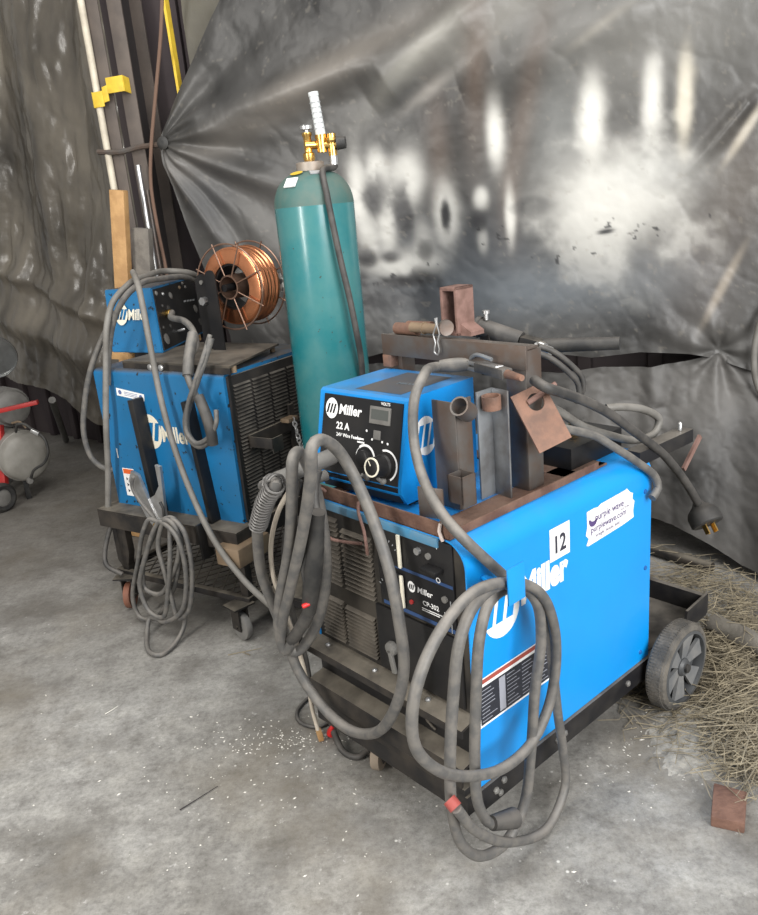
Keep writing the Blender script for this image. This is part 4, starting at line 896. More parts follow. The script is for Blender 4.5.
# ------------------------------------------------------------------ cables
def AL(x, y, z): return MA @ V((x, y, z))
def BL(x, y, z): return MBm @ V((x, y, z))
def path(fn, pts, r):
    out = []
    for p in pts:
        if isinstance(p, Vector): out.append(p); continue
        q = fn(*p)
        if q.z < r + .001: q = G(p[0], p[1], r + .001)
        out.append(q)
    return out
def cable(name, label, cat, pts, r, m, group=None, seg=10):
    o = MB().tube(pts, r, seg).build(name, m); rebase(o); return tag(o, label, cat, group)
def rooted(name, label, cat, pts, r, m, part='cable'):        # a cable that carries parts
    base = V((pts[0].x, pts[0].y, min(p.z for p in pts) - r)); o, Mx = thing(name, label, cat, base)
    MB().tube([Mx.inverted() @ p for p in pts], r, 10).build(part, m, o); return o, Mx

# gun cable looped over the feeder's socket, right machine
gs = FM @ V((.085 - .06 * .20, -.005 - .995 * .20, .098 - .06 * .20))
spring = [gs, gs + (FM.to_3x3() @ V((-.01, -.03, -.006)))] + path(FA, [(276, 484, .22), (266, 500, .215), (258, 526, .20)], .015)
rest = path(FA, [(258, 545, .185), (262, 575, .165), (272, 602, .15), (283, 630, .135), (298, 670, .115), (322, 706, .10), (350, 730, .10), (377, 732, .10), (396, 706, .10), (404, 668, .09), (399, 620, .09),
    (387, 562, .08), (366, 502, .075), (345, 460, .09), (331, 444, .13), (319, 440, .17), (312, 447, .20), (311, 475, .20), (303, 530, .19), (290, 590, .175), (282, 625, .165), (284, 647, .15), (296, 652, .12), (312, 634, .09),
    (324, 597, .075), (326, 552, .075), (319, 502, .085), (307, 464, .125), (298, 452, .17), (293, 459, .20), (292, 500, .20), (289, 550, .185), (280, 600, .175), (279, 632, .165), (285, 651, .15), (291, 644, .145), (297, 633, .145), (304, 621, .145)], .0148)
gc, GM = rooted('welding_gun', 'thick grey welding gun cable looped over the feeder socket on the right machine', 'welding gun', spring + rest, .0138, cableM)
Gi = GM.inverted()
b = MB(); sp = crom(spring, step=.0006); hel = []
acc = 0
for i in range(1, len(sp)):
    t = (sp[i] - sp[i - 1]); acc += t.length; t.normalize(); u = (V((0, 0, 1)) - t * t.z).normalized(); w_ = t.cross(u); ph = acc / .0125 * 2 * math.pi
    if i % 2 == 0: hel.append(Gi @ (sp[i] + (u * math.cos(ph) + w_ * math.sin(ph)) * .0205))
b.tube(hel[int(len(hel) * .30):], .0030, 6, smooth=False); b.build('strain_spring', mat('spring steel', (.13, .125, .12), .45, .3), gc)
h0, h1, h2 = FA(309, 612, .145), FA(314, 560, .15), FA(318, 512, .15)
b = MB(); b.tube([Gi @ FA(292, 640, .145), Gi @ FA(299, 630, .147), Gi @ FA(305, 620, .147), Gi @ h0], .016, 12); b.build('gun_neck', cableD, gc)
b = MB(); b.tube([Gi @ p for p in (h0, h1, h2)], .021, 12, taper=lambda t: .82 + .28 * math.sin(math.pi * min(1, t * 1.1))); b.build('gun_handle', rubber, gc)
b = MB(); b.tube([Gi @ p for p in (FA(306, 585, .165), FA(303, 570, .17), FA(308, 552, .165))], .006, 8); b.build('trigger', rubber, gc)
# thin cables hanging there
cable('control_cable', 'thin cream control cable hanging left of the black gun handle', 'cable', path(FA, [(292, 486, .12), (279, 510, .14), (271, 545, .14), (273, 575, .14), (284, 608, .12), (297, 645, .09), (308, 685, .05), (313, 712, .03), (318, 730, .03)], .006), .0062, mat('cream jacket', (.52, .46, .38), .6, col2=(.34, .29, .23), scale=20))
cable('control_cable', 'thin dark cable hanging behind the grey gun loops', 'cable', path(FA, [(300, 480, .08), (290, 515, .10), (284, 560, .10), (292, 610, .09), (306, 660, .06), (312, 700, .03)], .007), .0075, cableD)
cable('control_cable', 'dark ribbed cable dropping from the feeder socket to the gun handle', 'cable', path(FA, [(318, 470, .11), (314, 490, .125), (316, 512, .14)], .010), .011, cableD)
cable('floor_cable', 'thin dark lead lying in a loop on the floor under the left front corner', 'cable', [G(x, y, .007) for x, y in ((322, 690), (306, 700), (297, 712), (301, 723), (318, 727), (330, 722))], .006, cableD)
cable('floor_cable', 'thick dark lead curving on the floor beside the front caster', 'cable', [FA(330, 715, -.1), G(335, 735, .03), G(344, 752, .012), G(358, 757, .012), G(370, 748, .02), FA(378, 735, -.05)], .0095, cableD)
b = MB(); p = G(322, 740, .0); b.bar(p + V((-.012, .035, .012)), p + V((0, -.015, .012)), .016, .012, bev=.002); tag(rebase(b.build('wood_sliver', woodM)), 'pale wood sliver on the floor below the black front panel', 'wood chip')
p = G(332, 735, .012); b = MB(); b.lathe([(.006, -.022), (.013, -.018), (.012, .0), (.006, .018), (.002, .020)], p + V((0, 0, .016)), (.2, -.4, 1), 12); tag(rebase(b.build('wire_connector', redM)), 'small red wire connector beside the wood sliver', 'connector')
p = FA(306, 605, .165); b = MB(); b.lathe([(.004, -.010), (.006, -.008), (.006, .008), (.004, .010)], p, (.9, .3, .2), 10); tag(rebase(b.build('wire_connector', redM)), 'small red connector tucked in the cables by the gun handle', 'connector')

# electrode holder and its cable on the right
zt_ = 1.090
s0 = G(443, 366, zt_ + .008)
pts = [s0, G(434, 367, zt_ + .012)] + path(FA, [(423, 377, -.11), (415, 396, -.075), (413, 428, -.06), (417, 458, -.045), (427, 488, -.02), (443, 515, .006), (462, 537, .02)], .013) + \
    path(SA, [(482, 556, .022), (503, 575, .032), (517, 587, .06), (500, 583, .08), (470, 595, .09), (441, 630, .10), (421, 672, .11), (412, 715, .11), (416, 748, .11), (438, 770, .11), (470, 776, .10), (505, 767, .09), (532, 742, .085), (549, 705, .08), (556, 660, .08), (553, 622, .08), (541, 594, .075),
    (520, 583, .06), (495, 587, .07), (473, 607, .08), (460, 640, .09), (453, 700, .09), (450, 770, .09), (453, 818, .085), (463, 846, .08), (482, 856, .08), (506, 842, .08), (524, 805, .08), (531, 750, .08), (535, 690, .075), (541, 640, .07), (537, 604, .062), (522, 587, .05),
    (506, 589, .045), (489, 603, .055), (480, 635, .065), (476, 700, .065), (475, 770, .065), (478, 803, .07), (488, 822, .075), (496, 825, .08)], .0135)
eh, EM = rooted('electrode_holder', 'electrode holder with long grey cable coiled on the blue side hook', 'electrode holder', pts, .0122, cableM); Ei = EM.inverted()
e0, e1_, e2_, e3 = [Ei @ G(x, y, z) for x, y, z in ((440, 366, zt_ + .010), (470, 364, zt_ + .012), (500, 372, zt_ + .012), (522, 378, zt_ + .012))]
MB().tube([e0, e0.lerp(e1_, .5), e1_], .0165, 14, taper=lambda t: .9 + .2 * math.sin(3.1 * t)).build('handle', cableM, eh)
b = MB(); b.bar(e1_ + V((0, 0, .006)), e2_ + V((0, 0, .010)), .022, .010, bev=.002); b.bar(e1_ - V((0, 0, .008)), e2_ - V((0, 0, .006)), .024, .010, bev=.002); b.build('jaw', zinc, eh)
b = MB(); b.bar(e1_.lerp(e2_, .3) + V((0, 0, .0)), e2_.lerp(e3, .35), .030, .024, bev=.004); b.build('jaw_insulator', cableD, eh)
b = MB(); b.tube([e2_.lerp(e3, .2), e3], .012, 10, smooth=False, taper=lambda t: 1 - .4 * t); b.build('burnt_tip', rust2, eh)
b = MB(); q = e1_ + V((0, 0, .012)); b.tube([q, q.lerp(e2_, .4) + V((-.01, .0, .024)), q.lerp(e2_, .75) + V((0, 0, .022))], .005, 8); b.build('lever', steelL, eh)
k0, k1 = Ei @ SA(492, 823, .08), Ei @ SA(514, 818, .085)
for k in (k0, k1): k.z = max(k.z, -EM.translation.z + .026)
b = MB(); b.tube([k0, k0.lerp(k1, .5), k1], .021, 12, taper=lambda t: .8 + .35 * t); b.build('cable_plug', cableD, eh)
pts = path(SA, [(519, 587, .04), (534, 597, .045), (546, 622, .05), (553, 670, .055), (558, 715, .06), (563, 750, .06), (565, 787, .065), (548, 827, .08), (514, 842, .09), (476, 831, .11), (456, 808, .12)], .0125)
gcab, GcM = rooted('ground_cable', 'grey ground cable hanging lowest from the blue side hook, its end on the floor', 'cable', pts, .0115, cableM)
q = GcM.inverted() @ pts[-1]; MB().tube([q, q + V((-.012, .012, .012))], .0145, 10, smooth=False).build('cable_end', mat('faded red', (.30, .06, .05), .6), gcab)

# power cord and other cables over the rear right
def SX_(x, y, o=-.01): return SA(x, y, o)
pts = path(SA, [(534, 380, -.05), (545, 387, -.01), (566, 394, -.01), (587, 402, -.01), (610, 414, -.01), (632, 430, .0), (651, 444, .0), (664, 455, .0), (682, 477, .0), (694, 496, .0), (701, 510, .0)], .0125)
pc, PcM = rooted('power_cord', 'black power cord with a plug, arching over the rear of the right machine', 'power cord', pts, .0122, cableD); Pi = PcM.inverted()
d0 = Pi @ SA(700, 508, .0); dv = V((.22, -.62, -.75)).normalized()
b = MB(); b.lathe([(.014, -.02), (.020, -.01), (.042, .008), (.048, .02), (.048, .050), (.044, .054)], d0, dv, 24); pg = b.build('plug', rubber, pc)
sd = dv.cross(V((0, 0, 1))).normalized(); sv = dv.cross(sd)
for k in (-1, 1):
    b = MB(); o = d0 + dv * .053 + sd * .015 * k; b.bar(o, o + dv * .028, .004, .018, sv); b.build('prong', brassM, pg)
b = MB(); b.cyl(d0 + dv * .053 + sv * .014, d0 + dv * .08 + sv * .014, .004); b.build('prong', brassM, pg)
cable('cable', 'light grey cable lying in an open loop on the black rear box', 'cable', path(SA, [(542, 403, -.08), (560, 412, -.08), (580, 425, -.08), (612, 436, -.08), (636, 440, -.08), (655, 432, -.08), (659, 420, -.08), (645, 410, -.085), (620, 407, -.10), (606, 408, -.12)], .0115), .0112, cableL)
cable('cable', 'grey cable running along the rear box and down behind the blue side', 'cable', path(SA, [(552, 426, -.07), (575, 431, -.055), (595, 436, -.04), (617, 449, -.01), (637, 462, .005), (655, 477, .016), (658, 488, .022), (652, 498, .022)], .011), .0112, cableM)
for k, (dx, dy) in enumerate(((0, 0), (4, -6))):
    cable('cable', ('dark thin cable curving over the square post, lower of two', 'dark thin cable curving over the square post, upper of two')[k], 'cable', path(SA, [(534 + dx, 352 + dy, -.10), (550 + dx, 358 + dy, -.08), (567 + dx, 371 + dy, -.06), (578 + dx, 384 + dy, -.05), (579 + dx, 396 + dy, -.05), (575 + dx, 402 + dy, -.06)], .007), .0072, cableD)

# left machine: cables
SBm = lambda x, y, o: FB(x, y, o)
cable('welding_cable', 'light grey cable slanting down across the old left machine to the floor', 'cable', path(FB, [(133, 272, -.13), (138, 285, -.02), (142, 303, .02), (150, 345, .04), (160, 395, .05), (172, 440, .06), (190, 490, .09), (214, 540, .13), (242, 578, .15), (270, 605, .20), (288, 620, .20)], .0115) + [G(300, 636, .0125), G(318, 640, .0125)], .0112, cableL)
cable('welding_cable', 'light grey cable looped over the small feeder and hanging straight down its left', 'cable', path(FB, [(222, 300, -.72), (206, 284, -.66), (190, 273, -.52), (165, 271, -.42), (146, 276, -.25), (129, 284, -.10), (113, 302, -.04), (107, 325, .0), (106, 366, .02), (106, 420, .05), (108, 470, .05), (108, 507, .05)], .0118), .0118, cableL)
cable('welding_cable', 'grey cable over the small feeder crossing its lettering', 'cable', path(FB, [(214, 300, -.70), (200, 284, -.60), (183, 277, -.46), (160, 279, -.30), (140, 284, -.12), (126, 296, -.05), (114, 320, -.03), (109, 350, -.01), (108, 385, .012)], .0118), .0118, cableM)
cable('welding_cable', 'grey cable hanging in a wide loop left of the old machine', 'cable', path(FB, [(116, 312, -.06), (104, 335, -.04), (92, 365, -.0), (85, 400, .02), (84, 435, .03), (92, 458, .02), (104, 468, .0), (119, 470, -.02)], .0118), .0112, cableM)
pts = [QM @ (PPt(.20, .54) + pn * .028)] + path(FB, [(172, 318, -.19), (184, 321, -.15), (193, 331, -.10), (196, 345, -.06), (190, 358, -.01), (187, 372, .03), (194, 392, .05), (203, 410, .06), (210, 428, .07), (209, 440, .07), (199, 446, .07), (189, 437, .07), (186, 420, .065), (191, 400, .065), (199, 375, .055), (206, 355, .03), (211, 338, .01)], .0125)
g2, G2M = rooted('welding_gun', 'welding gun hose looped on the front of the old left machine', 'welding gun', pts, .0125, cableM); G2i = G2M.inverted()
MB().tube([G2i @ FB(x, y, o) for x, y, o in ((193, 334, -.06), (189, 358, .0), (188, 376, .035))], .020, 12).build('hose_sleeve', cableM, g2)
MB().tube([G2i @ FB(x, y, o) for x, y, o in ((198, 396, .085), (205, 412, .09), (211, 432, .09), (213, 444, .085))], .019, 12).build('gun_handle', cableD, g2)
cable('control_cable', 'thin grey lead looped beside the gun hose on the old machine', 'cable', path(FB, [(210, 335, .0), (204, 355, .04), (194, 385, .07), (187, 410, .08), (187, 432, .085), (196, 443, .085), (208, 438, .085), (216, 424, .085), (216, 410, .07)], .008), .0085, cableM)

# ground clamp with its coiled cable
random.seed(5)
def FC(x, y, o): return FB(x, y, o)
lp = [(158, 522, .14), (150, 519, .15), (143, 532, .16), (138, 562, .16), (133, 600, .16), (140, 617, .16), (155, 618, .16), (170, 598, .165), (178, 570, .17), (181, 540, .165), (174, 519, .16), (163, 520, .16), (152, 540, .165), (143, 566, .17), (145, 588, .175), (160, 594, .18), (172, 575, .185), (179, 552, .185), (176, 528, .18),
      (166, 520, .18), (158, 545, .185), (164, 570, .19), (172, 600, .19), (178, 618, .19), (188, 612, .19), (192, 585, .185), (190, 555, .18), (183, 530, .175), (172, 520, .17), (170, 560, .20), (168, 590, .20), (163, 617, .20), (150, 612, .20), (140, 588, .195), (146, 555, .19), (154, 530, .185), (160, 522, .18), (176, 536, .20), (184, 560, .20), (186, 590, .20), (181, 612, .20), (165, 622, .20), (150, 618, .19),
      (147, 635, .17), (150, 652, .16), (160, 655, .16), (174, 645, .165), (184, 626, .17), (185, 600, .17)]
pts = path(FC, lp, .0105)
gl, GlM = rooted('ground_clamp', 'shiny ground clamp gripping the black bar of the left cart, cable coiled below', 'ground clamp', pts, .0090, cableM); Gli = GlM.inverted()
def FCl(x, y, o=.085): return Gli @ FB(x, y, o)
def plate(px, o, th, m, name):
    P = [FCl(x, y, o) for x, y in px]; nrm = Gli.to_3x3() @ (-BY); return MB().prism(P, nrm * th).build(name, m, gl)
plate([(157, 464), (162, 466), (165, 490), (168, 520), (165, 528), (158, 525), (152, 512), (148, 500), (157, 494), (161, 485)], .075, .012, zinc, 'jaw')
plate([(133, 470), (140, 474), (146, 488), (151, 500), (158, 515), (164, 526), (158, 528), (150, 518), (142, 503), (136, 490), (131, 480)], .080, .012, zinc, 'jaw')
MB().tube([FCl(x, y, .105) for x, y in ((160, 502), (163, 508), (164, 518))], .006, 8).build('jaw_slot', rubber, gl)
MB().tube([FCl(x, y, .110) for x, y in ((133, 477), (132, 487), (139, 500), (148, 511), (157, 522))], .007, 8).build('braid', cableM, gl)
MB().lathe([(.012, 0), (.012, .014), (.007, .02)], FCl(158, 524, .095), Gli.to_3x3() @ (-BY), 6).build('bolt', brassM, gl)
cable('floor_cable', 'short dark lead beside the left caster of the cart', 'cable', [BL(.0, -.03, .40), BL(-.02, -.10, .25), BL(.0, -.12, .20), BL(.06, -.10, .16)], .010, cableD)

# cylinder hose
hp = [CM @ (c + rd * .034 + V((0, 0, vz + .014))), CM @ (c + rd * .036 + V((0, 0, vz - .02)))]
cyp = V((0, CYL.y - .14, 0)); cn = V((0, 1, 0))
hp += [at(x, y, (0, CYL.y - oo, 0), cn) for x, y, oo in ((323, 170, .08), (327, 195, .135), (333, 225, .15), (341, 262, .15), (350, 300, .145), (357, 335, .14), (361, 358, .12), (363, 385, .10), (364, 420, .10))]
ho, HM = rooted('gas_hose', 'black gas hose running down the teal cylinder from its brass regulator', 'hose', hp, .0105, cableD, 'hose')
q = HM.inverted() @ hp[0]; MB().cyl(q - V((0, 0, .03)), q + V((0, 0, .0)), .013).build('hose_nut', zinc, ho)

# ------------------------------------------------------------------ loose metal on the rack
DR, DM = thing('hitch_drawbar', 'short rusty rectangular hitch tube standing on the cross beam', 'hitch tube', AL(.218, .36, .80 + .361), YA)
b = MB(); w_, h_, t_, l_ = .058, .122, .010, .065; b.box(-w_ / 2, w_ / 2, 0, l_, 0, t_, .003); b.box(-w_ / 2, w_ / 2, 0, l_, h_ - t_, h_, .003); b.box(-w_ / 2, -w_ / 2 + t_, 0, l_, 0, h_, .003); b.box(w_ / 2 - t_, w_ / 2, 0, l_, 0, h_, .003); b.build('tube', rust3, DR)
b = MB(); b.prism([(w_ / 2, .01, 0), (w_ / 2 + .034, .01, 0), (w_ / 2 + .034, .01, .010), (w_ / 2, .01, .030)], (0, .05, 0)); b.build('gusset', rust3, DR)
HP, HPM = thing('hitch_pin', 'brown hitch pin with hairpin clip lying in front of the hitch tube', 'hitch pin', AL(.15, .335, .80 + .364), YA)
b = MB(); b.cyl((-.045, .0, .017), (.075, .0, .017), .013); b.cyl((.0, .0, .017), (.004, .0, .017), .016); b.build('pin', tanM, HP)
b = MB(); b.lathe([(.010, -.005), (.020, -.006), (.021, .0), (.020, .006), (.010, .005)], (.078, -.0, .022), (1, -.4, 0), 20); b.build('washer', steelM, HP)
b = MB(); b.tube([(.062, -.020, .048), (.068, -.024, .03), (.058, -.026, .008), (.066, -.028, -.012), (.062, -.030, -.036), (.074, -.030, -.042), (.080, -.030, -.028), (.074, -.028, -.008), (.080, -.026, .010), (.072, -.024, .03), (.068, -.020, .05)], .0022, 6); b.build('hairpin_clip', zinc, HP)
CT, CTM = thing('hydraulic_cylinder', 'black tubular cylinder with a bright fitting behind the cross beam', 'cylinder', AL(.25, .47, 1.06), YA)
b = MB(); b.cyl((-.03, .0, .105), (.085, .03, .070), .026, .024); b.cyl((-.036, -.002, .107), (-.026, .0, .104), .029); b.build('barrel', cableD, CT)
b = MB(); b.bar((.085, .03, .066), (.15, .05, .050), .045, .04, bev=.005); b.build('block', blackD, CT)
b = MB(); b.cyl((-.004, .0, .125), (-.004, .0, .142), .006); b.cyl((-.004, .0, .142), (-.004, .0, .150), .010); b.build('bleed_screw', zinc, CT)
b = MB(); b.cyl((.14, .02, .062), (.185, .02, .052), .012); b.cyl((.15, .02, .060), (.165, .02, .056), .017, seg=6); b.build('fitting', zinc, CT)
b = MB(); b.cyl((.14, .05, .058), (.31, .13, .062), .019, .016); b.build('hose', rubber, CT)
b = MB(); b.bar((.0, .0, -.02), (.0, .0, .09), .03, .03, (0, 1, 0)); b.bar((.10, .03, -.19), (.10, .03, .06), .03, .03, (0, 1, 0)); b.build('support', frameM, CT)
# ------------------------------------------------------------------ things on the floor
p = G(728, 813); b = MB(); Mx = Matrix.Translation(p) @ Matrix.Rotation(R(62), 4, 'Z'); b.box(-.060, .060, -.038, .038, 0, .030, .004, M=Mx)
for v in b.bm.verts: v.co += V((math.sin(v.co.x * 90), math.cos(v.co.y * 80), 0)) * .0025
tag(rebase(b.build('wood_block', brickM)), 'reddish brown wood block on the floor at the right edge', 'block')
random.seed(11)
def straw(name, label, regions, n, seed):
    rnd = random.Random(seed); b = MB(); tot = sum(r[4] for r in regions)
    for _ in range(n):
        x = rnd.uniform(0, tot)
        for (cx0, cy0, rx, ry, w_, lift) in regions:
            x -= w_
            if x <= 0: break
        g = G(cx0 + rnd.gauss(0, rx), cy0 + rnd.gauss(0, ry)); l = rnd.uniform(.05, .20); a = rnd.gauss(.5, .9); z = abs(rnd.gauss(0, lift)) + .003
        d = V((math.cos(a), math.sin(a), rnd.gauss(0, .12))); p0 = g - d * l / 2; p1 = g + d * l / 2; mid = g + V((rnd.gauss(0, .01), rnd.gauss(0, .01), 0))
        for q in (p0, p1, mid): q.z = max(.002, q.z + z)
        b.tube([p0, mid, p1], rnd.uniform(.0008, .0019), 3, smooth=False, caps=False)
    o = b.build(name, strawM); rebase(o); return tag(o, label, 'straw', kind='stuff')
straw('straw_litter', 'dry straw and hay strewn on the floor by the right wheel and tarp', [(735, 690, 20, 40, 3, .03), (745, 750, 14, 25, 1.4, .03), (690, 585, 30, 12, 1.0, .03), (715, 655, 14, 14, 1.2, .02), (690, 710, 30, 20, .7, .006), (650, 690, 18, 8, .25, .004), (740, 610, 15, 15, .8, .02)], 1750, 4)
def mound(name, label, px, py, rx, ry, h, m, seed, cat):
    c = G(px, py); e = G(px + rx, py); f = G(px, py - ry); ax, ay = (e - c), (f - c); n = 60
    g = np.linspace(-1.3, 1.3, n); X, Y = np.meshgrid(g, g); H = h * (np.exp(-(X ** 2 + Y ** 2) * 1.4) * (.7 + .8 * fbm(X * 3 + seed, Y * 3, seed, 4)) - .42) + .006 * (fbm(X * 22, Y * 22, seed + 3, 4) - .5)
    b = MB(); vs = [[b.bm.verts.new(c + ax * X[i, j] + ay * Y[i, j] + V((0, 0, float(H[i, j])))) for j in range(n)] for i in range(n)]
    for i in range(n - 1):
        for j in range(n - 1):
            q = (vs[i][j], vs[i][j + 1], vs[i + 1][j + 1], vs[i + 1][j])
            if max(v.co.z for v in q) > -.001: b.bm.faces.new(q)
    for v in [v for v in b.bm.verts if not v.link_faces]: b.bm.verts.remove(v)
    for v in b.bm.verts: v.co.z = max(v.co.z, -.002)
    o = b.build(name, m, smooth=80); rebase(o); tag(o, label, cat, kind='stuff')
mound('sawdust', 'pale sawdust and grit heaped on the floor beside the right rear wheel', 692, 735, 52, 45, 0.013, dustM, 2, 'sawdust')
def chips(name, label, regions, n, seed):
    rnd = random.Random(seed); b = MB(); tot = sum(r[4] for r in regions)
    for _ in range(n):
        x = rnd.uniform(0, tot)
        for (cx0, cy0, rx, ry, w_) in regions:
            x -= w_
            if x <= 0: break
        g = G(cx0 + rnd.gauss(0, rx), cy0 + rnd.gauss(0, ry)); s = rnd.uniform(.0008, .0030); a = rnd.uniform(0, 3.14); e = V((math.cos(a), math.sin(a), 0)); f = V((-e.y, e.x, 0)); l = s * rnd.uniform(.8, 2.5)
        b._add([g + e * l, g + f * s, g - e * l, g - f * s, g + V((0, 0, s * .8))], [(0, 1, 4), (1, 2, 4), (2, 3, 4), (3, 0, 4)])
    o = b.build(name, chipM); rebase(o); tag(o, label, 'grit', kind='stuff')
chips('grit', 'pale chips and grit scattered over the concrete in front of the machines', [(285, 740, 38, 9, 3), (250, 760, 60, 30, 1.2), (690, 735, 38, 28, 3.5), (330, 830, 120, 50, 1.2), (600, 760, 60, 50, .7), (150, 780, 100, 60, .5)], 520, 8)
for k, (pts, lab) in enumerate((([(228, 655), (242, 652), (262, 648)], 'dry twig on the floor below the cart caster'), ([(105, 714), (112, 710), (118, 706)], 'short pale splinter on the open floor at left'), ([(180, 810), (196, 800), (218, 786)], 'dark splinter on the floor in front of both machines'))):
    b = MB(); b.tube([G(x, y, .004) for x, y in pts], .0019, 5, taper=lambda t: 1 - .5 * t)
    if k == 0: b.tube([G(242, 652, .004), G(250, 655, .004)], .002, 5, smooth=False)
    tag(rebase(b.build('twig', (strawM, chipM, postD)[k])), lab, 'twig')
# canvas roll, pipe and rod behind the machine
b = MB(); b.tube([G(x, y, .045) for x, y in ((712, 622), (730, 632), (760, 646), (800, 660))], .042, 14, taper=lambda t: .75 + .3 * t); 
for v in b.bm.verts: v.co += V((math.sin(v.co.y * 60 + v.co.z * 40), 0, math.cos(v.co.x * 50))) * .004
tag(rebase(b.build('canvas_roll', mat('dusty canvas', (.17, .155, .13), .9, col2=(.10, .09, .08), scale=10, bump=.3))), 'dusty rolled canvas lying in the straw below the tarp', 'rolled canvas')
b = MB(); b.cyl(G(640, 545, .03), G(712, 568, .03), .022); tag(rebase(b.build('pipe', frameM)), 'dark pipe lying on the floor behind the machine', 'pipe')
# looped hose at the right edge
cable('hose', 'grey hose loop hanging on the tarp at the right edge', 'hose', [TW(x, y, .08) for x, y in ((775, 300), (762, 318), (756, 340), (754, 362), (757, 384), (766, 400), (780, 410))], .012, cableL)

# ------------------------------------------------------------------ air compressor at the left edge
yc = V((0, 1, 0))
def CP(x, y, yy=4.45): return at(x, y, (0, yy, 0), yc)
cb = CP(28, 457); cb.z = 0
ac, ACM = thing('air_compressor', 'red and grey portable air compressor at the left edge under the plastic sheeting', 'air compressor', cb, .45); Ai = ACM.inverted()
def C_(x, y, yy=4.45): return Ai @ CP(x, y, yy)
tc_ = C_(28, 457); axd = V((-.35, .94, 0)).normalized()
b = MB(); b.lathe([(.0, -.012), (.08, -.010), (.128, .0), (.143, .02), (.146, .05), (.146, .62), (.12, .66), (.0, .68)], tc_, axd, 36); b.build('tank', tankM, ac, smooth=60)
b = MB(); b.lathe([(.146, .05), (.150, .052), (.150, .065), (.146, .067)], tc_, axd, 36, closed=True); b.build('tank_band', tankM, ac)
mc = C_(14, 408, 4.6); b = MB(); b.lathe([(.0, -.02), (.05, -.02), (.095, .0), (.105, .02), (.105, .18), (.09, .2), (.0, .2)], mc, axd, 24)
for k in range(6): b.lathe([(.105, .04 + k * .022), (.116, .04 + k * .022), (.116, .048 + k * .022), (.105, .048 + k * .022)], mc, axd, 24, closed=True)
b.build('motor', greyCast, ac)
b = MB(); b.bar(C_(-14, 414, 4.4), C_(38, 402, 4.4), .03, .024, bev=.004); b.build('handle_bar', redP, ac)
b = MB(); b.bar(C_(-2, 425, 4.5), C_(4, 495, 4.4), .05, .04, bev=.004); b.bar(C_(-25, 425, 4.5), C_(-20, 495, 4.4), .05, .04, bev=.004); b.build('frame', redP, ac)
wz = C_(1, 495, 4.32); wz.z = .085
t = MB(); t.lathe([(.05, -.022), (.07, -.026), (.085, -.014), (.085, .014), (.07, .026), (.05, .022)], wz, (.35, -.6, 0), 30, closed=True); wt = t.build('wheel', rubber, ac)
MB().lathe([(.05, -.012), (.05, .012), (.02, .02), (.0, .02)], wz, (.35, -.6, 0), 24).build('wheel_hub', greyCast, wt)
b = MB(); b.bar(tc_ + axd * .12 + V((0, 0, -.14)), tc_ + axd * .12 + V((0, 0, -tc_.z)), .06, .03, (1, 0, 0), .003); b.bar(tc_ + axd * .5 + V((0, 0, -.14)), tc_ + axd * .5 + V((0, 0, -tc_.z)), .06, .03, (1, 0, 0), .003); b.build('foot', rubber, ac)
MB().tube([C_(x, y, yy) for x, y, yy in ((16, 432, 4.4), (17, 425, 4.38), (24, 424, 4.38), (33, 430, 4.38), (44, 438, 4.37), (48, 452, 4.36), (44, 463, 4.36), (34, 470, 4.35), (31, 478, 4.36))], .008, 8).build('hose', rubber, ac)
MB().bar(C_(31, 430, 4.37), C_(39, 434, 4.37), .022, .022, bev=.003).build('hose_coupler', zinc, ac)
MB().lathe([(.02, 0), (.022, .01), (.016, .03)], C_(30, 480, 4.40), (0, -1, 0), 14).build('drain_valve', greyCast, ac)
MB().tube([C_(12, 423, 4.45), C_(20, 422, 4.42), C_(26, 428, 4.42)], .006, 8).build('copper_line', tanM, ac)
hc = CP(-7, 358, 4.9); b = MB(); b.lathe([(.135, -.02), (.13, -.05), (.09, -.085), (.03, -.10), (.0, -.10)], (0, 0, 0), (.3, -.8, -.25), 32); 
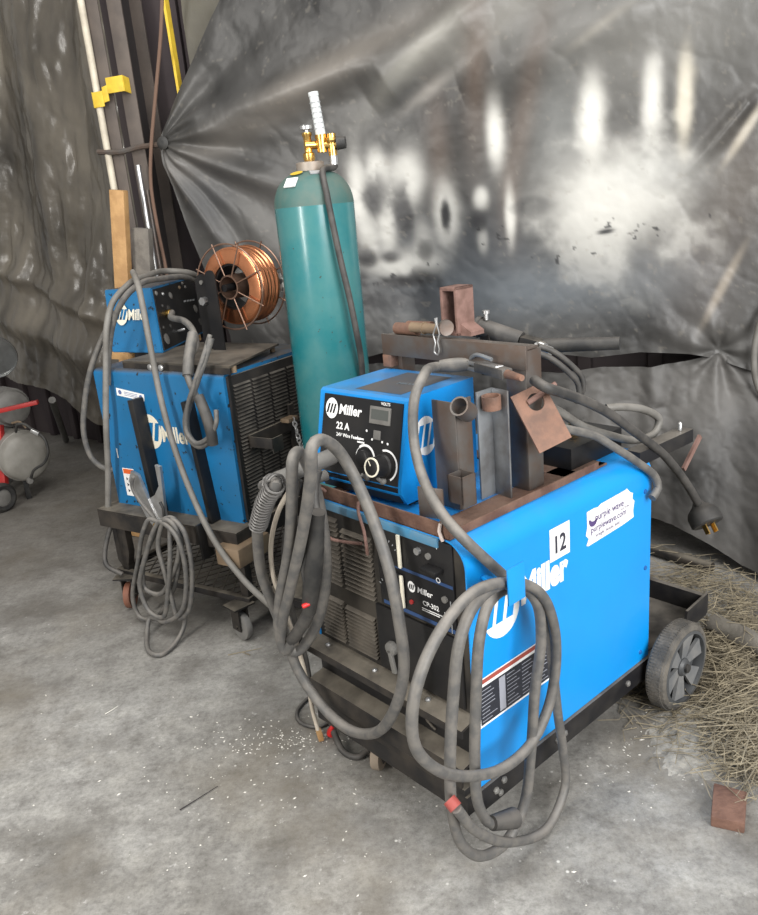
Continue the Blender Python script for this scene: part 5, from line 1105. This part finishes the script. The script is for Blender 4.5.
b.lathe([(.135, -.022), (.141, -.018), (.138, .0), (.135, -.0)], (0, 0, 0), (.3, -.8, -.25), 32, closed=True); b.bm.transform(Matrix.Translation(hc)); b.build('reflector_bowl', hoodM)
bpy.data.objects['reflector_bowl'].location = (0, 0, 0)
ro = rebase(bpy.data.objects['reflector_bowl']); tag(ro, 'shiny metal bowl shade above the air compressor at the left edge', 'metal bowl')
st = MB(); hb = CP(-5, 366, 5.0); st.cyl((hb.x - .02, hb.y + .02, 0), (hb.x - .02, hb.y + .02, hb.z), .012); st.cyl((hb.x - .02, hb.y + .02, 0), (hb.x - .02, hb.y + .02, .02), .12); so = st.build('stand', greyCast); rebase(so); tag(so, 'thin grey stand holding the metal bowl behind the compressor', 'stand')
b = MB(); q0, q1 = G(66, 440, .02), CP(52, 400, 4.95); b.cyl(q0, q1, .022); tag(rebase(b.build('pipe', greyCast)), 'grey pipe leaning right of the compressor below the plastic sheeting', 'pipe')
# ------------------------------------------------------------------ light
w = bpy.data.worlds.new('world'); SC.world = w; w.use_nodes = True; bg = w.node_tree.nodes['Background']; bg.inputs[0].default_value = (1, .985, .96, 1); bg.inputs[1].default_value = .42
def area(name, loc, target, sx, sy, e, col=(1, 1, 1)):
    l = bpy.data.lights.new(name, 'AREA'); l.shape = 'RECTANGLE'; l.size = sx; l.size_y = sy; l.energy = e; l.color = col
    o = bpy.data.objects.new(name, l); COL.objects.link(o); o.location = loc; o.rotation_euler = (V(target) - V(loc)).to_track_quat('-Z', 'Y').to_euler(); return o
area('door_daylight', (2.6, -2.0, 2.5), (.1, 2.5, .6), 3.4, 2.8, 400, (1, .995, .985))
area('streak_strip_light', (-2.7, -.6, 2.2), (-.2, 2.9, .8), .45, 2.8, 130, (1, .97, .92))  # added strip lamp, puts a streak reflection on the cylinder and spool
area('overhead_area', (-.2, 1.2, 4.4), (-.1, 2.6, .3), 3.0, 2.0, 110, (1, .98, .95))  # area lamp above the machines, aimed down at them
SC.view_settings.view_transform = 'Standard'; SC.view_settings.look = 'None'; SC.view_settings.exposure = 0; SC.view_settings.gamma = 1
